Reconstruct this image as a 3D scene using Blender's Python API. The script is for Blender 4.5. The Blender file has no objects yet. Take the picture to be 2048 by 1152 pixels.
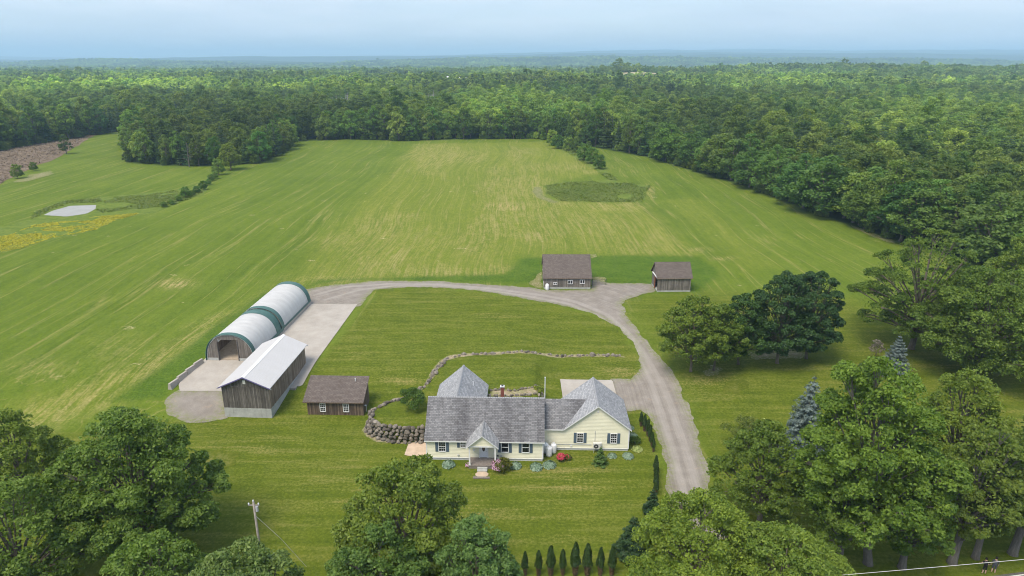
import bpy, bmesh, math, random
import numpy as np
from mathutils import Vector, Matrix

SC = bpy.context.scene
COL = SC.collection
R = math.radians

# ------------------------------------------------------------------ camera
CAM_H = 48.0
FPX = 1366.0                      # focal length in pixels of the 2048 px wide photograph
PITCH = math.atan((576 - 118) / FPX)
cam_d = bpy.data.cameras.new('camera')
cam_d.sensor_width = 36.0
cam_d.lens = 36.0 * FPX / 2048.0
cam_d.clip_start = 0.5
cam_d.clip_end = 80000
cam = bpy.data.objects.new('camera', cam_d)
COL.objects.link(cam)
cam.location = (0, 0, CAM_H)
cam.rotation_euler = (math.pi / 2 - PITCH, 0, 0)
SC.camera = cam

# ------------------------------------------------------------------ sky, sun, exposure
SUN_AZ = R(-140)                  # clockwise from +Y: a high, veiled sun behind the camera, to the left
SUN_EL = R(60)
world = bpy.data.worlds.new('World')
SC.world = world
world.use_nodes = True
wt = world.node_tree
wt.nodes.clear()
w_out = wt.nodes.new('ShaderNodeOutputWorld')
w_bg = wt.nodes.new('ShaderNodeBackground')
w_sky = wt.nodes.new('ShaderNodeTexSky')
w_sky.sky_type = 'NISHITA'
w_sky.sun_disc = False
w_sky.sun_elevation = SUN_EL
w_sky.sun_rotation = SUN_AZ
w_sky.altitude = 50
w_sky.air_density = 1.0
w_sky.dust_density = 1.6
w_sky.ozone_density = 2.0
w_bg.inputs['Strength'].default_value = 0.095
# thin, pale cloud veil over the whole sky
w_tc = wt.nodes.new('ShaderNodeTexCoord')
w_map = wt.nodes.new('ShaderNodeMapping')
w_map.inputs['Scale'].default_value = (1.0, 1.0, 5.0)
w_n = wt.nodes.new('ShaderNodeTexNoise')
w_n.inputs['Scale'].default_value = 2.2
w_n.inputs['Detail'].default_value = 6
w_n.inputs['Roughness'].default_value = 0.55
w_r = wt.nodes.new('ShaderNodeValToRGB')
w_r.color_ramp.elements[0].position = 0.35
w_r.color_ramp.elements[0].color = (0.62, 0.62, 0.62, 1)
w_r.color_ramp.elements[1].position = 0.72
w_r.color_ramp.elements[1].color = (0.95, 0.95, 0.95, 1)
w_mix = wt.nodes.new('ShaderNodeMix')
w_mix.data_type = 'RGBA'
w_mix.inputs['B'].default_value = (2.4, 2.78, 3.3, 1)
wt.links.new(w_tc.outputs['Generated'], w_map.inputs['Vector'])
wt.links.new(w_map.outputs['Vector'], w_n.inputs['Vector'])
wt.links.new(w_n.outputs['Fac'], w_r.inputs['Fac'])
wt.links.new(w_r.outputs['Color'], w_mix.inputs['Factor'])
wt.links.new(w_sky.outputs['Color'], w_mix.inputs['A'])
w_n2 = wt.nodes.new('ShaderNodeTexNoise')
w_m2 = wt.nodes.new('ShaderNodeMapping')
w_m2.inputs['Scale'].default_value = (1.0, 1.0, 7.0)
w_m2.inputs['Location'].default_value = (0.35, 0.1, 0.2)
w_n2.inputs['Scale'].default_value = 4.5
w_n2.inputs['Detail'].default_value = 8
w_n2.inputs['Roughness'].default_value = 0.6
w_r2 = wt.nodes.new('ShaderNodeValToRGB')
w_r2.color_ramp.elements[0].position = 0.47
w_r2.color_ramp.elements[0].color = (0, 0, 0, 1)
w_r2.color_ramp.elements[1].position = 0.70
w_r2.color_ramp.elements[1].color = (0.75, 0.75, 0.75, 1)
w_x2 = wt.nodes.new('ShaderNodeMix')
w_x2.data_type = 'RGBA'
w_x2.inputs['B'].default_value = (3.25, 3.5, 3.85, 1)
wt.links.new(w_tc.outputs['Generated'], w_m2.inputs['Vector'])
wt.links.new(w_m2.outputs['Vector'], w_n2.inputs['Vector'])
wt.links.new(w_n2.outputs['Fac'], w_r2.inputs['Fac'])
wt.links.new(w_r2.outputs['Color'], w_x2.inputs['Factor'])
wt.links.new(w_mix.outputs['Result'], w_x2.inputs['A'])
wt.links.new(w_x2.outputs['Result'], w_bg.inputs['Color'])
wt.links.new(w_bg.outputs['Background'], w_out.inputs['Surface'])

sun_d = bpy.data.lights.new('sun', 'SUN')
sun_d.energy = 1.5
sun_d.angle = R(28)
sun_d.color = (1.0, 0.89, 0.73)
sun = bpy.data.objects.new('sun', sun_d)
COL.objects.link(sun)
sdir = Vector((math.sin(SUN_AZ) * math.cos(SUN_EL), math.cos(SUN_AZ) * math.cos(SUN_EL), math.sin(SUN_EL)))
sun.rotation_euler = sdir.to_track_quat('Z', 'Y').to_euler()
sun.location = (60, 60, 120)

SC.view_settings.view_transform = 'Standard'
SC.view_settings.look = 'None'
SC.view_settings.gamma = 1.0
SC.view_settings.use_curve_mapping = False
SC.view_settings.exposure = 1.6
SC.render.engine = 'CYCLES'
SC.cycles.max_bounces = 4
SC.cycles.diffuse_bounces = 2
SC.cycles.use_adaptive_sampling = True
SC.cycles.adaptive_threshold = 0.02
SC.cycles.transparent_max_bounces = 4
SC.cycles.volume_bounces = 1
SC.cycles.use_denoising = True
SC.cycles.filter_width = 1.05

# ------------------------------------------------------------------ numeric helpers
def smv(t):
    t = np.clip(t, 0, 1)
    return t * t * (3 - 2 * t)

def vnoise(x, y, seed=0):
    """smooth value noise, numpy arrays in, 0..1 out"""
    x = np.asarray(x, float); y = np.asarray(y, float)
    xi = np.floor(x).astype(np.int64); yi = np.floor(y).astype(np.int64)
    xf = x - xi; yf = y - yi
    xf = xf * xf * (3 - 2 * xf); yf = yf * yf * (3 - 2 * yf)
    def h(a, b):
        n = (a * 374761393 + b * 668265263 + seed * 974634777) & 0xFFFFFFFF
        n = ((n ^ (n >> 13)) * 1274126177) & 0xFFFFFFFF
        n = n ^ (n >> 16)
        return (n & 0xFFFF) / 65535.0
    return (h(xi, yi) * (1 - xf) + h(xi + 1, yi) * xf) * (1 - yf) + (h(xi, yi + 1) * (1 - xf) + h(xi + 1, yi + 1) * xf) * yf

def fbm(x, y, seed=0, o=4):
    s = 0; a = 0.5; t = 0
    for i in range(o):
        s = s + a * vnoise(x * 2 ** i, y * 2 ** i, seed + i); t += a; a *= 0.5
    return s / t

def sdf(x, y, poly):
    """signed distance to a polygon, positive inside"""
    x = np.asarray(x, float); y = np.asarray(y, float)
    d = np.full(x.shape, 1e18); ins = np.zeros(x.shape, bool)
    n = len(poly)
    for i in range(n):
        ax, ay = poly[i]; bx, by = poly[(i + 1) % n]
        ex, ey = bx - ax, by - ay
        L = ex * ex + ey * ey + 1e-12
        t = np.clip(((x - ax) * ex + (y - ay) * ey) / L, 0, 1)
        d = np.minimum(d, (x - ax - t * ex) ** 2 + (y - ay - t * ey) ** 2)
        c = ((ay > y) != (by > y)) & (x < ex * (y - ay) / (ey if abs(ey) > 1e-12 else 1e-12) + ax)
        ins ^= c
    d = np.sqrt(d)
    return np.where(ins, d, -d)

TERRACE = [(-10.4, 79.7), (-11.68, 79.68), (-14.22, 79.42), (-17.26, 80.2), (-18.7, 81.12), (-19.43, 82.48), (-19.23, 83.87),
           (-18.6, 85.3), (-17.64, 86.62), (-16.03, 87.67), (-14.38, 89.22), (-13.28, 91.46), (-12.64, 94.31), (-11.95, 97.87),
           (-10.84, 101.08), (-3, 102), (4.2, 100), (4.2, 81)]

def H0(x, y):
    """height of the ground"""
    x = np.asarray(x, float); y = np.asarray(y, float)
    A = 1.9 - 1.3 * smv((x - 1) / 8) * (1 - smv((y - 100) / 30))
    h = A * smv((y - 82) / 20)
    near = (y < 110) & (y > 70) & (np.abs(x) < 30)
    if np.any(near):
        s = sdf(x, y, TERRACE)
        h = np.where(near, np.maximum(h, h + (2.0 - h) * smv(s / 0.7 + 0.2)), h)
    # the wooded land behind rolls gently; one low hill to the right, ridges far away
    far = smv((y - 480) / 600)
    h = h + far * (fbm(x / 420, y / 420, 5, 3) - 0.5) * 16
    h = h + 17 * np.exp(-((x - 800) / 430) ** 2 - ((y - 1720) / 330) ** 2)
    h = h + 7 * np.exp(-((x - 120) / 330) ** 2 - ((y - 950) / 200) ** 2)
    h = h + 19 * np.exp(-((x - 255) / 120) ** 2 - ((y - 1490) / 75) ** 2)
    h = h - 14 * smv((y - 1900) / 1500)
    w = smv((y - 4200) / 1500)
    h = h + w * (fbm(x / 2600 + 3.1, y / 1300, 21, 4) - 0.45) * 165
    h = h + w * 0.0135 * np.clip(y - 5000, 0, 10000) * (0.5 + 1.0 * fbm(x / 5000 + 7, y / 4000, 33, 3)) * (1.0 + 0.55 * np.tanh(x / 4000))
    return h

def hz(x, y):
    return float(H0(np.array([x]), np.array([y]))[0])

def at(px, py, z=None):
    """point of the ground (or of the level z) seen at a pixel of the photograph"""
    u = (px - 1024) / FPX; v = (py - 576) / FPX
    d = (u, math.cos(PITCH) - v * math.sin(PITCH), -math.sin(PITCH) - v * math.cos(PITCH))
    zz = 0.0 if z is None else z
    for i in range(10 if z is None else 1):
        t = (zz - CAM_H) / d[2]
        x, y = d[0] * t, d[1] * t
        if z is None:
            A = 1.9 - 1.3 * float(smv((x - 1) / 8)) * (1 - float(smv((y - 100) / 30)))
            zz = 0.5 * zz + 0.5 * A * float(smv((y - 82) / 20))
    return (x, y)

# ------------------------------------------------------------------ node helpers
class NT:
    def __init__(s, name):
        s.m = bpy.data.materials.new(name); s.m.use_nodes = True
        s.t = s.m.node_tree; s.t.nodes.clear()
        s.out = s.t.nodes.new('ShaderNodeOutputMaterial')
    def n(s, typ, ins=None, **props):
        nd = s.t.nodes.new('ShaderNode' + typ)
        for k, v in props.items(): setattr(nd, k, v)
        for k, v in (ins or {}).items(): s.set(nd, k, v)
        return nd
    def set(s, nd, k, v):
        sock = nd.inputs[k]
        if isinstance(v, bpy.types.NodeSocket): s.t.links.new(v, sock)
        else:
            if isinstance(v, (tuple, list)) and len(v) == 3 and sock.type == 'RGBA': v = (*v, 1)
            sock.default_value = v
    def math(s, op, a, b=0.0, clamp=False):
        nd = s.n('Math', {0: a, 1: b}, operation=op); nd.use_clamp = clamp; return nd.outputs[0]
    def mix(s, f, a, b, blend='MIX'):
        nd = s.t.nodes.new('ShaderNodeMix'); nd.data_type = 'RGBA'; nd.blend_type = blend
        s.set(nd, 'Factor', f); s.set(nd, 6, a); s.set(nd, 7, b); return nd.outputs[2]
    def coord(s, which='Object'):
        return s.n('TexCoord').outputs[which]
    def pos(s):
        return s.n('NewGeometry').outputs['Position']
    def mapv(s, v, scale=(1, 1, 1), rot=(0, 0, 0), loc=(0, 0, 0)):
        return s.n('Mapping', {'Vector': v, 'Scale': scale, 'Rotation': rot, 'Location': loc}).outputs[0]
    def noise(s, v, scale, detail=4, rough=0.55, dist=0.0):
        return s.n('TexNoise', {'Vector': v, 'Scale': scale, 'Detail': detail, 'Roughness': rough, 'Distortion': dist}).outputs['Fac']
    def ramp(s, f, stops):
        nd = s.n('ValToRGB', {'Fac': f}); cr = nd.color_ramp
        while len(cr.elements) < len(stops): cr.elements.new(0.5)
        for e, (p, c) in zip(cr.elements, stops):
            e.position = p
            e.color = (c, c, c, 1) if isinstance(c, (int, float)) else (*c, 1)
        return nd.outputs['Color']
    def attr(s, name, typ='GEOMETRY', out='Fac'):
        return s.n('Attribute', attribute_name=name, attribute_type=typ).outputs[out]
    def bump(s, h, strength=0.3, dist=0.05):
        return s.n('Bump', {'Height': h, 'Strength': strength, 'Distance': dist}).outputs[0]
    def bsdf(s, color, rough=0.8, spec=0.2, normal=None, metal=0.0):
        b = s.n('BsdfPrincipled', {'Base Color': color, 'Roughness': rough, 'Specular IOR Level': spec, 'Metallic': metal})
        if normal is not None: s.set(b, 'Normal', normal)
        s.t.links.new(b.outputs[0], s.out.inputs['Surface'])
        return s.m

M = {}
def plain(name, c, rough=0.7, spec=0.3, var=0.12, scale=3.0, bump=0.0, metal=0.0):
    t = NT(name); v = t.coord()
    f = t.noise(v, scale, 5)
    k = t.ramp(f, [(0.25, 1 - var), (0.75, 1 + var)])
    # tone lets each board or stone differ a little
    col = t.mix(1.0, c, k, 'MULTIPLY')
    nrm = t.bump(t.noise(v, scale * 6, 4), bump, 0.02) if bump else None
    M[name] = t.bsdf(col, rough, spec, nrm, metal)

def leafmat(name, dark, light, rnd=0.5, trans=0.3):
    t = NT(name)
    lv = t.attr('lv')
    r = t.n('ObjectInfo')
    col = t.mix(lv, dark, light)
    if rnd > 0.3:
        r2 = t.math('FRACT', t.math('MULTIPLY', r.outputs['Random'], 17.31))
        col = t.mix(1.0, col, t.ramp(r2, [(0.0, (0.70, 0.90, 0.95)), (0.4, (0.92, 1.0, 1.0)), (0.75, (1.0, 1.04, 0.95)), (1.0, (1.18, 1.2, 1.1))]), 'MULTIPLY')
    k = t.math('ADD', t.math('MULTIPLY', r.outputs['Random'], rnd), 1 - rnd / 2)
    kk = t.n('CombineColor', {0: k, 1: t.math('ADD', t.math('MULTIPLY', k, 0.75), 0.25), 2: k}).outputs[0]
    col = t.mix(1.0, col, kk, 'MULTIPLY')
    col = t.mix(1.0, col, r.outputs['Color'], 'MULTIPLY')
    tint = t.n('Attribute', attribute_name='tint', attribute_type='INSTANCER').outputs['Fac']
    col = t.mix(t.math('MULTIPLY', tint, 1.0, True), col, t.mix(1.0, col, (1.65, 1.55, 1.1), 'MULTIPLY'))
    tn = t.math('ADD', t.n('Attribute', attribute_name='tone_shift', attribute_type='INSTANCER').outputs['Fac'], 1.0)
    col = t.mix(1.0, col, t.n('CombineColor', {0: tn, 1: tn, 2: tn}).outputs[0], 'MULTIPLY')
    b = t.n('BsdfPrincipled', {'Base Color': col, 'Roughness': 0.5, 'Specular IOR Level': 0.25})
    tr = t.n('BsdfTranslucent', {'Color': t.mix(1.0, col, (1.15, 1.2, 0.55), 'MULTIPLY')})
    mx = t.n('MixShader', {0: trans})
    t.t.links.new(b.outputs[0], mx.inputs[1]); t.t.links.new(tr.outputs[0], mx.inputs[2])
    t.t.links.new(mx.outputs[0], t.out.inputs['Surface'])
    M[name] = t.m

def make_materials():
    # ---- grassland
    t = NT('grassland'); p = t.pos()
    warp = t.n('VectorMath', {0: p, 1: t.n('CombineXYZ', {0: t.math('MULTIPLY', t.math('SUBTRACT', t.noise(p, 0.006, 2), 0.5), 26.0), 1: 0.0, 2: 0.0}).outputs[0]}, operation='ADD').outputs[0]
    hay_streak = t.noise(t.mapv(warp, (0.30, 0.010, 1)), 1.0, 10, 0.74)
    hay_fine = t.noise(t.mapv(warp, (1.5, 0.07, 1)), 1.0, 7, 0.75)
    rowline = t.math('ABSOLUTE', t.math('SUBTRACT', t.noise(t.mapv(warp, (0.16, 0.0035, 1)), 1.0, 3, 0.6), 0.5))
    rowline = t.ramp(rowline, [(0.0, 1.0), (0.018, 0.0)])
    lawn_streak = t.noise(t.mapv(p, (0.07, 0.75, 1), (0, 0, R(3))), 1.0, 6, 0.65)
    blotch = t.noise(p, 0.03, 5, 0.6)
    blotch2 = t.noise(p, 0.3, 6, 0.7)
    grain = t.noise(p, 2.8, 6, 0.8)
    grain2 = t.noise(t.mapv(p, (1, 0.45, 1)), 0.75, 5, 0.8)
    zone = t.n('Attribute', attribute_name='zone').outputs['Color']
    z1 = t.n('SeparateColor', {0: zone})
    zone2 = t.n('Attribute', attribute_name='zone2').outputs['Color']
    z2 = t.n('SeparateColor', {0: zone2})
    lawn, tan, light = z1.outputs[0], z1.outputs[1], z1.outputs[2]
    lush, wood, worn = z2.outputs[0], z2.outputs[1], z2.outputs[2]
    def wsum(*ab):
        r = None
        for v, w in ab:
            q = t.math('MULTIPLY', v, w); r = q if r is None else t.math('ADD', r, q)
        return r
    hay = t.ramp(wsum((hay_streak, 0.45), (blotch, 0.25), (grain2, 0.3)), [(0.36, (0.068, 0.113, 0.009)), (0.5, (0.106, 0.155, 0.015)), (0.64, (0.155, 0.198, 0.026))])
    hay_l = t.ramp(wsum((hay_streak, 0.45), (hay_fine, 0.3), (grain2, 0.25)), [(0.36, (0.104, 0.150, 0.014)), (0.5, (0.156, 0.192, 0.024)), (0.63, (0.235, 0.243, 0.052))])
    col = t.mix(light, hay, hay_l)
    col = t.mix(t.math('MULTIPLY', rowline, t.ramp(hay_fine, [(0.4, 0.0), (0.62, 0.75)])), col, (0.27, 0.25, 0.085))
    tanf = t.math('MULTIPLY', tan, t.ramp(wsum((hay_fine, 0.5), (grain, 0.25), (grain2, 0.25)), [(0.46, 0.0), (0.6, 1.0)]), True)
    col = t.mix(tanf, col, (0.33, 0.275, 0.115))
    fleck = t.math('MULTIPLY', t.ramp(t.noise(t.mapv(p, (0.35, 0.5, 1)), 0.55, 3, 0.5), [(0.70, 0.0), (0.74, 1.0)]), t.ramp(grain, [(0.45, 0.0), (0.6, 0.9)]))
    col = t.mix(fleck, col, (0.42, 0.36, 0.21))
    lw = t.ramp(wsum((lawn_streak, 0.36), (blotch2, 0.34), (grain, 0.3)), [(0.35, (0.060, 0.093, 0.007)), (0.5, (0.098, 0.130, 0.011)), (0.65, (0.152, 0.170, 0.024))])
    ltan = t.math('MULTIPLY', t.math('ADD', tan, 0.22), t.ramp(wsum((lawn_streak, 0.5), (grain, 0.5)), [(0.5, 0.0), (0.64, 1.0)]), True)
    lw = t.mix(ltan, lw, (0.31, 0.25, 0.11))
    col = t.mix(lawn, col, lw)
    col = t.mix(lush, col, t.ramp(wsum((blotch2, 0.6), (grain, 0.4)), [(0.36, (0.046, 0.098, 0.008)), (0.64, (0.092, 0.150, 0.016))]))
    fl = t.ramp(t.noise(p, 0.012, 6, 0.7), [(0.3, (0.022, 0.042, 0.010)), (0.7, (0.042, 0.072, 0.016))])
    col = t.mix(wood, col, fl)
    col = t.mix(1.0, col, t.ramp(grain, [(0.3, 0.70), (0.7, 1.18)]), 'MULTIPLY')
    M['grassland'] = t.bsdf(col, 0.9, 0.08, t.bump(grain, 0.7, 0.14))
    # ---- gravel
    t = NT('gravel'); p = t.pos()
    tr = t.noise(p, 0.5, 5, 0.6); g = t.noise(p, 7, 5, 0.8); g2 = t.noise(p, 1.8, 5, 0.7)
    c = t.ramp(tr, [(0.3, (0.20, 0.178, 0.155)), (0.55, (0.24, 0.216, 0.193)), (0.75, (0.28, 0.253, 0.228))])
    c = t.mix(1.0, c, t.ramp(g, [(0.25, 0.75), (0.75, 1.22)]), 'MULTIPLY')
    e = t.attr('edge')
    c = t.mix(t.math('MULTIPLY', e, t.ramp(t.math('ADD', t.math('MULTIPLY', g2, 0.5), t.math('MULTIPLY', g, 0.5)), [(0.46, 0.0), (0.56, 1.0)]), True), c, (0.15, 0.185, 0.04))
    lat = t.attr('lat')
    stv = t.n('CombineXYZ', {0: t.math('MULTIPLY', lat, 2.6), 1: t.math('MULTIPLY', t.noise(p, 0.12, 2), 1.5), 2: 0.0}).outputs[0]
    c = t.mix(1.0, c, t.ramp(t.noise(stv, 1.0, 5, 0.7), [(0.3, 0.80), (0.7, 1.2)]), 'MULTIPLY')
    c = t.mix(t.ramp(t.noise(p, 0.8, 5, 0.7), [(0.6, 0.0), (0.7, 0.45)]), c, (0.33, 0.25, 0.18))
    w = t.attr('rut')
    c = t.mix(t.math('MULTIPLY', w, 0.6), c, (0.37, 0.345, 0.32))
    M['gravel'] = t.bsdf(c, 0.95, 0.1, t.bump(g, 0.5, 0.04))
    # ---- concrete slab
    t = NT('concrete'); p = t.pos()
    c = t.ramp(t.noise(p, 0.28, 6, 0.65), [(0.3, (0.30, 0.275, 0.245)), (0.55, (0.37, 0.342, 0.308)), (0.75, (0.42, 0.392, 0.357))])
    c = t.mix(t.ramp(t.noise(t.mapv(p, (1.1, 0.12, 1)), 1, 5, 0.7), [(0.55, 0.0), (0.75, 0.35)]), c, (0.40, 0.31, 0.24))
    c = t.mix(1.0, c, t.ramp(t.noise(p, 5, 4, 0.7), [(0.2, 0.92), (0.8, 1.07)]), 'MULTIPLY')
    M['concrete'] = t.bsdf(c, 0.85, 0.2, t.bump(t.noise(p, 9, 4), 0.15, 0.01))
    # ---- cast foundation, stained
    t = NT('foundation'); p = t.coord()
    c = t.ramp(t.noise(p, 0.9, 6, 0.65), [(0.3, (0.30, 0.31, 0.30)), (0.6, (0.42, 0.43, 0.42)), (0.8, (0.50, 0.50, 0.48))])
    c = t.mix(t.ramp(t.noise(t.mapv(p, (2.5, 2.5, 0.5)), 1, 5, 0.7), [(0.52, 0.0), (0.75, 0.5)]), c, (0.20, 0.19, 0.17))
    M['foundation'] = t.bsdf(c, 0.9, 0.15)
    # ---- weathered boards
    for nm, a, b, d in (('boards_grey', (0.165, 0.145, 0.128), (0.31, 0.28, 0.255), (0.085, 0.077, 0.070)),
                        ('boards_dark', (0.105, 0.095, 0.085), (0.235, 0.215, 0.198), (0.050, 0.046, 0.043)),
                        ('boards_brown', (0.21, 0.155, 0.118), (0.36, 0.285, 0.225), (0.115, 0.090, 0.072)),
                        ('boards_shed', (0.115, 0.080, 0.058), (0.25, 0.185, 0.138), (0.050, 0.041, 0.036))):
        t = NT(nm); p = t.coord(); tone = t.attr('tone')
        off = t.n('VectorMath', {0: p, 1: t.n('CombineXYZ', {0: 0.0, 1: 0.0, 2: t.math('MULTIPLY', tone, 37.0)}).outputs[0]}, operation='ADD').outputs[0]
        gr = t.noise(t.mapv(off, (14, 14, 0.6)), 1.0, 5, 0.65)
        c = t.mix(tone, a, b)
        c = t.mix(t.ramp(gr, [(0.4, 0.0), (0.7, 0.85)]), c, d)
        c = t.mix(t.ramp(t.noise(p, 0.55, 4, 0.6), [(0.45, 0.0), (0.72, 0.6)]), c, d)
        M[nm] = t.bsdf(c, 0.9, 0.12, t.bump(gr, 0.4, 0.01))
    # ---- shingle roofs (uv in metres: u along the eave, v up the slope)
    for nm, a, b, mottled in (('shingle_old', (0.15, 0.15, 0.158), (0.25, 0.252, 0.265), 0.75), ('shingle_grey', (0.27, 0.28, 0.30), (0.40, 0.41, 0.435), 0.15),
                              ('shingle_porch', (0.25, 0.255, 0.265), (0.40, 0.405, 0.415), 0.25),
                              ('shingle_brown', (0.115, 0.095, 0.086), (0.160, 0.136, 0.125), 0.1)):
        t = NT(nm); uv = t.coord('UV')
        br = t.n('TexBrick', {'Vector': uv, 'Color1': a, 'Color2': b, 'Mortar': tuple(x * 0.42 for x in a), 'Scale': 1.0, 'Mortar Size': 0.016,
                              'Mortar Smooth': 0.3, 'Bias': -0.05, 'Brick Width': 0.42, 'Row Height': 0.22}, offset=0.37, offset_frequency=2)
        c = t.mix(1.0, br.outputs['Color'], t.ramp(t.noise(uv, 9, 3, 0.7), [(0.2, 0.8), (0.8, 1.2)]), 'MULTIPLY')
        st = t.noise(t.mapv(uv, (0.34, 0.07, 1)), 1, 4, 0.55, 0.3)
        c = t.mix(t.math('MULTIPLY', t.ramp(st, [(0.38, 0.0), (0.62, 0.9)]), mottled), c, t.mix(1.0, c, (0.42, 0.41, 0.42), 'MULTIPLY'))
        M[nm] = t.bsdf(c, 0.9, 0.15, t.bump(br.outputs['Fac'], 0.5, -0.02))
    # ---- ribbed metal roof
    t = NT('metal_roof'); uv = t.coord('UV')
    c = t.mix(t.ramp(t.noise(t.mapv(uv, (0.5, 0.08, 1)), 1, 4), [(0.4, 0.0), (0.75, 0.4)]), (0.50, 0.50, 0.515), (0.42, 0.425, 0.44))
    M['metal_roof'] = t.bsdf(c, 0.55, 0.3)
    # ---- stretched fabric
    for nm, c0, c1, tr in (('fabric_white', (0.60, 0.60, 0.60), (0.71, 0.71, 0.71), 0.28), ('fabric_green', (0.045, 0.115, 0.105), (0.085, 0.175, 0.16), 0.1)):
        t = NT(nm); p = t.coord()
        f = t.noise(t.mapv(p, (0.35, 1.1, 0.25)), 1, 5, 0.6)
        c = t.ramp(f, [(0.3, c0), (0.7, c1)])
        b = t.n('BsdfPrincipled', {'Base Color': c, 'Roughness': 0.45, 'Specular IOR Level': 0.3})
        q = t.n('BsdfTranslucent', {'Color': c}); mx = t.n('MixShader', {0: tr})
        t.t.links.new(b.outputs[0], mx.inputs[1]); t.t.links.new(q.outputs[0], mx.inputs[2]); t.t.links.new(mx.outputs[0], t.out.inputs['Surface'])
        M[nm] = t.m
    # ---- stones
    t = NT('stone'); p = t.coord(); r = t.n('ObjectInfo').outputs['Random']
    c = t.mix(r, (0.085, 0.076, 0.066), (0.27, 0.24, 0.205))
    c = t.mix(t.ramp(t.noise(p, 2.2, 5, 0.7), [(0.42, 0.0), (0.68, 0.8)]), c, (0.085, 0.075, 0.062))
    c = t.mix(t.ramp(t.noise(p, 5, 4, 0.7), [(0.58, 0.0), (0.72, 0.6)]), c, (0.42, 0.40, 0.36))
    M['stone'] = t.bsdf(c, 0.92, 0.15, t.bump(t.noise(p, 6, 5), 0.5, 0.05))
    # ---- bark
    for nm, a, b in (('bark', (0.085, 0.07, 0.055), (0.20, 0.175, 0.145)), ('bark_pale', (0.085, 0.078, 0.068), (0.185, 0.17, 0.152))):
        t = NT(nm); p = t.coord()
        c = t.ramp(t.noise(t.mapv(p, (6, 6, 1.3)), 1, 6, 0.7), [(0.3, a), (0.7, b)])
        M[nm] = t.bsdf(c, 0.95, 0.1, t.bump(t.noise(t.mapv(p, (9, 9, 2)), 1, 5), 0.6, 0.04))
    # ---- asphalt
    t = NT('asphalt'); p = t.pos()
    c = t.ramp(t.noise(p, 4, 6, 0.75), [(0.3, (0.075, 0.07, 0.07)), (0.7, (0.13, 0.125, 0.12))])
    M['asphalt'] = t.bsdf(c, 0.9, 0.2)
    # ---- pond
    t = NT('water'); p = t.pos()
    M['water'] = t.bsdf(t.ramp(t.noise(p, 0.4, 4), [(0.3, (0.27, 0.265, 0.25)), (0.7, (0.33, 0.325, 0.31))]), 0.4, 0.3, t.bump(t.noise(p, 1.5, 3), 0.08, 0.05))
    # ---- logging slash
    t = NT('slash_ground'); p = t.pos()
    c = t.ramp(t.noise(p, 0.35, 7, 0.75), [(0.28, (0.06, 0.048, 0.03)), (0.5, (0.155, 0.115, 0.08)), (0.72, (0.27, 0.215, 0.165))])
    M['slash_ground'] = t.bsdf(c, 0.95, 0.1, t.bump(t.noise(p, 0.9, 6, 0.7), 0.8, 0.4))
    t = NT('slash_wood'); c = t.mix(t.attr('lv'), (0.09, 0.065, 0.045), (0.33, 0.265, 0.205)); M['slash_wood'] = t.bsdf(c, 0.95, 0.1)
    t = NT('dry_field'); p = t.pos(); M['dry_field'] = t.bsdf(t.ramp(t.noise(p, 0.05, 5), [(0.3, (0.34, 0.29, 0.17)), (0.7, (0.45, 0.38, 0.26))]), 0.95, 0.1)
    t = NT('bare_soil'); p = t.pos()
    c = t.ramp(t.noise(p, 1.6, 6, 0.75), [(0.3, (0.20, 0.15, 0.105)), (0.52, (0.35, 0.28, 0.205)), (0.7, (0.43, 0.37, 0.29))])
    g = t.ramp(t.noise(p, 0.9, 6, 0.8), [(0.46, 0.0), (0.56, 1.0)])
    c = t.mix(t.math('MAXIMUM', t.math('MULTIPLY', g, 0.55), t.math('MULTIPLY', t.attr('edge'), t.ramp(t.noise(p, 3, 5, 0.8), [(0.4, 0.0), (0.5, 1.0)]), True)), c, (0.12, 0.155, 0.03))
    M['bare_soil'] = t.bsdf(c, 0.95, 0.08)
    t = NT('worn_grass'); p = t.pos()
    g = t.math('ADD', t.math('MULTIPLY', t.noise(p, 2.4, 6, 0.8), 0.6), t.math('MULTIPLY', t.noise(p, 0.5, 5, 0.7), 0.4))
    c = t.mix(t.math('MULTIPLY', t.ramp(g, [(0.47, 0.0), (0.62, 0.8)]), t.math('SUBTRACT', 1.0, t.attr('edge'), True)), t.ramp(g, [(0.36, (0.054, 0.084, 0.006)), (0.64, (0.125, 0.142, 0.017))]), (0.26, 0.21, 0.11))
    M['worn_grass'] = t.bsdf(c, 0.95, 0.08, t.bump(g, 0.7, 0.14))
    t = NT('meadow'); p = t.pos()
    M['meadow'] = t.bsdf(t.ramp(t.noise(p, 0.5, 6, 0.7), [(0.3, (0.075, 0.125, 0.018)), (0.7, (0.16, 0.20, 0.04))]), 0.95, 0.05, t.bump(t.noise(p, 1.6, 5), 0.7, 0.3))
    plain('siding', (0.79, 0.77, 0.61), 0.6, 0.25, 0.05, 0.7)
    plain('white_trim', (0.74, 0.75, 0.77), 0.5, 0.3, 0.04)
    plain('base_grey', (0.56, 0.57, 0.60), 0.8, 0.2, 0.1)
    plain('shutter', (0.088, 0.125, 0.17), 0.6, 0.3, 0.08)
    plain('door_white', (0.70, 0.73, 0.80), 0.45, 0.4, 0.03)
    plain('deck', (0.20, 0.175, 0.16), 0.85, 0.15, 0.25, 5)
    plain('brick_red', (0.20, 0.075, 0.055), 0.9, 0.15, 0.25, 8)
    plain('tank_white', (0.78, 0.79, 0.81), 0.35, 0.45, 0.05, 2)
    plain('appliance', (0.58, 0.58, 0.56), 0.5, 0.4, 0.05)
    plain('dark_metal', (0.05, 0.05, 0.055), 0.5, 0.4, 0.1)
    plain('pipe_grey', (0.45, 0.46, 0.48), 0.5, 0.4, 0.1)
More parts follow.
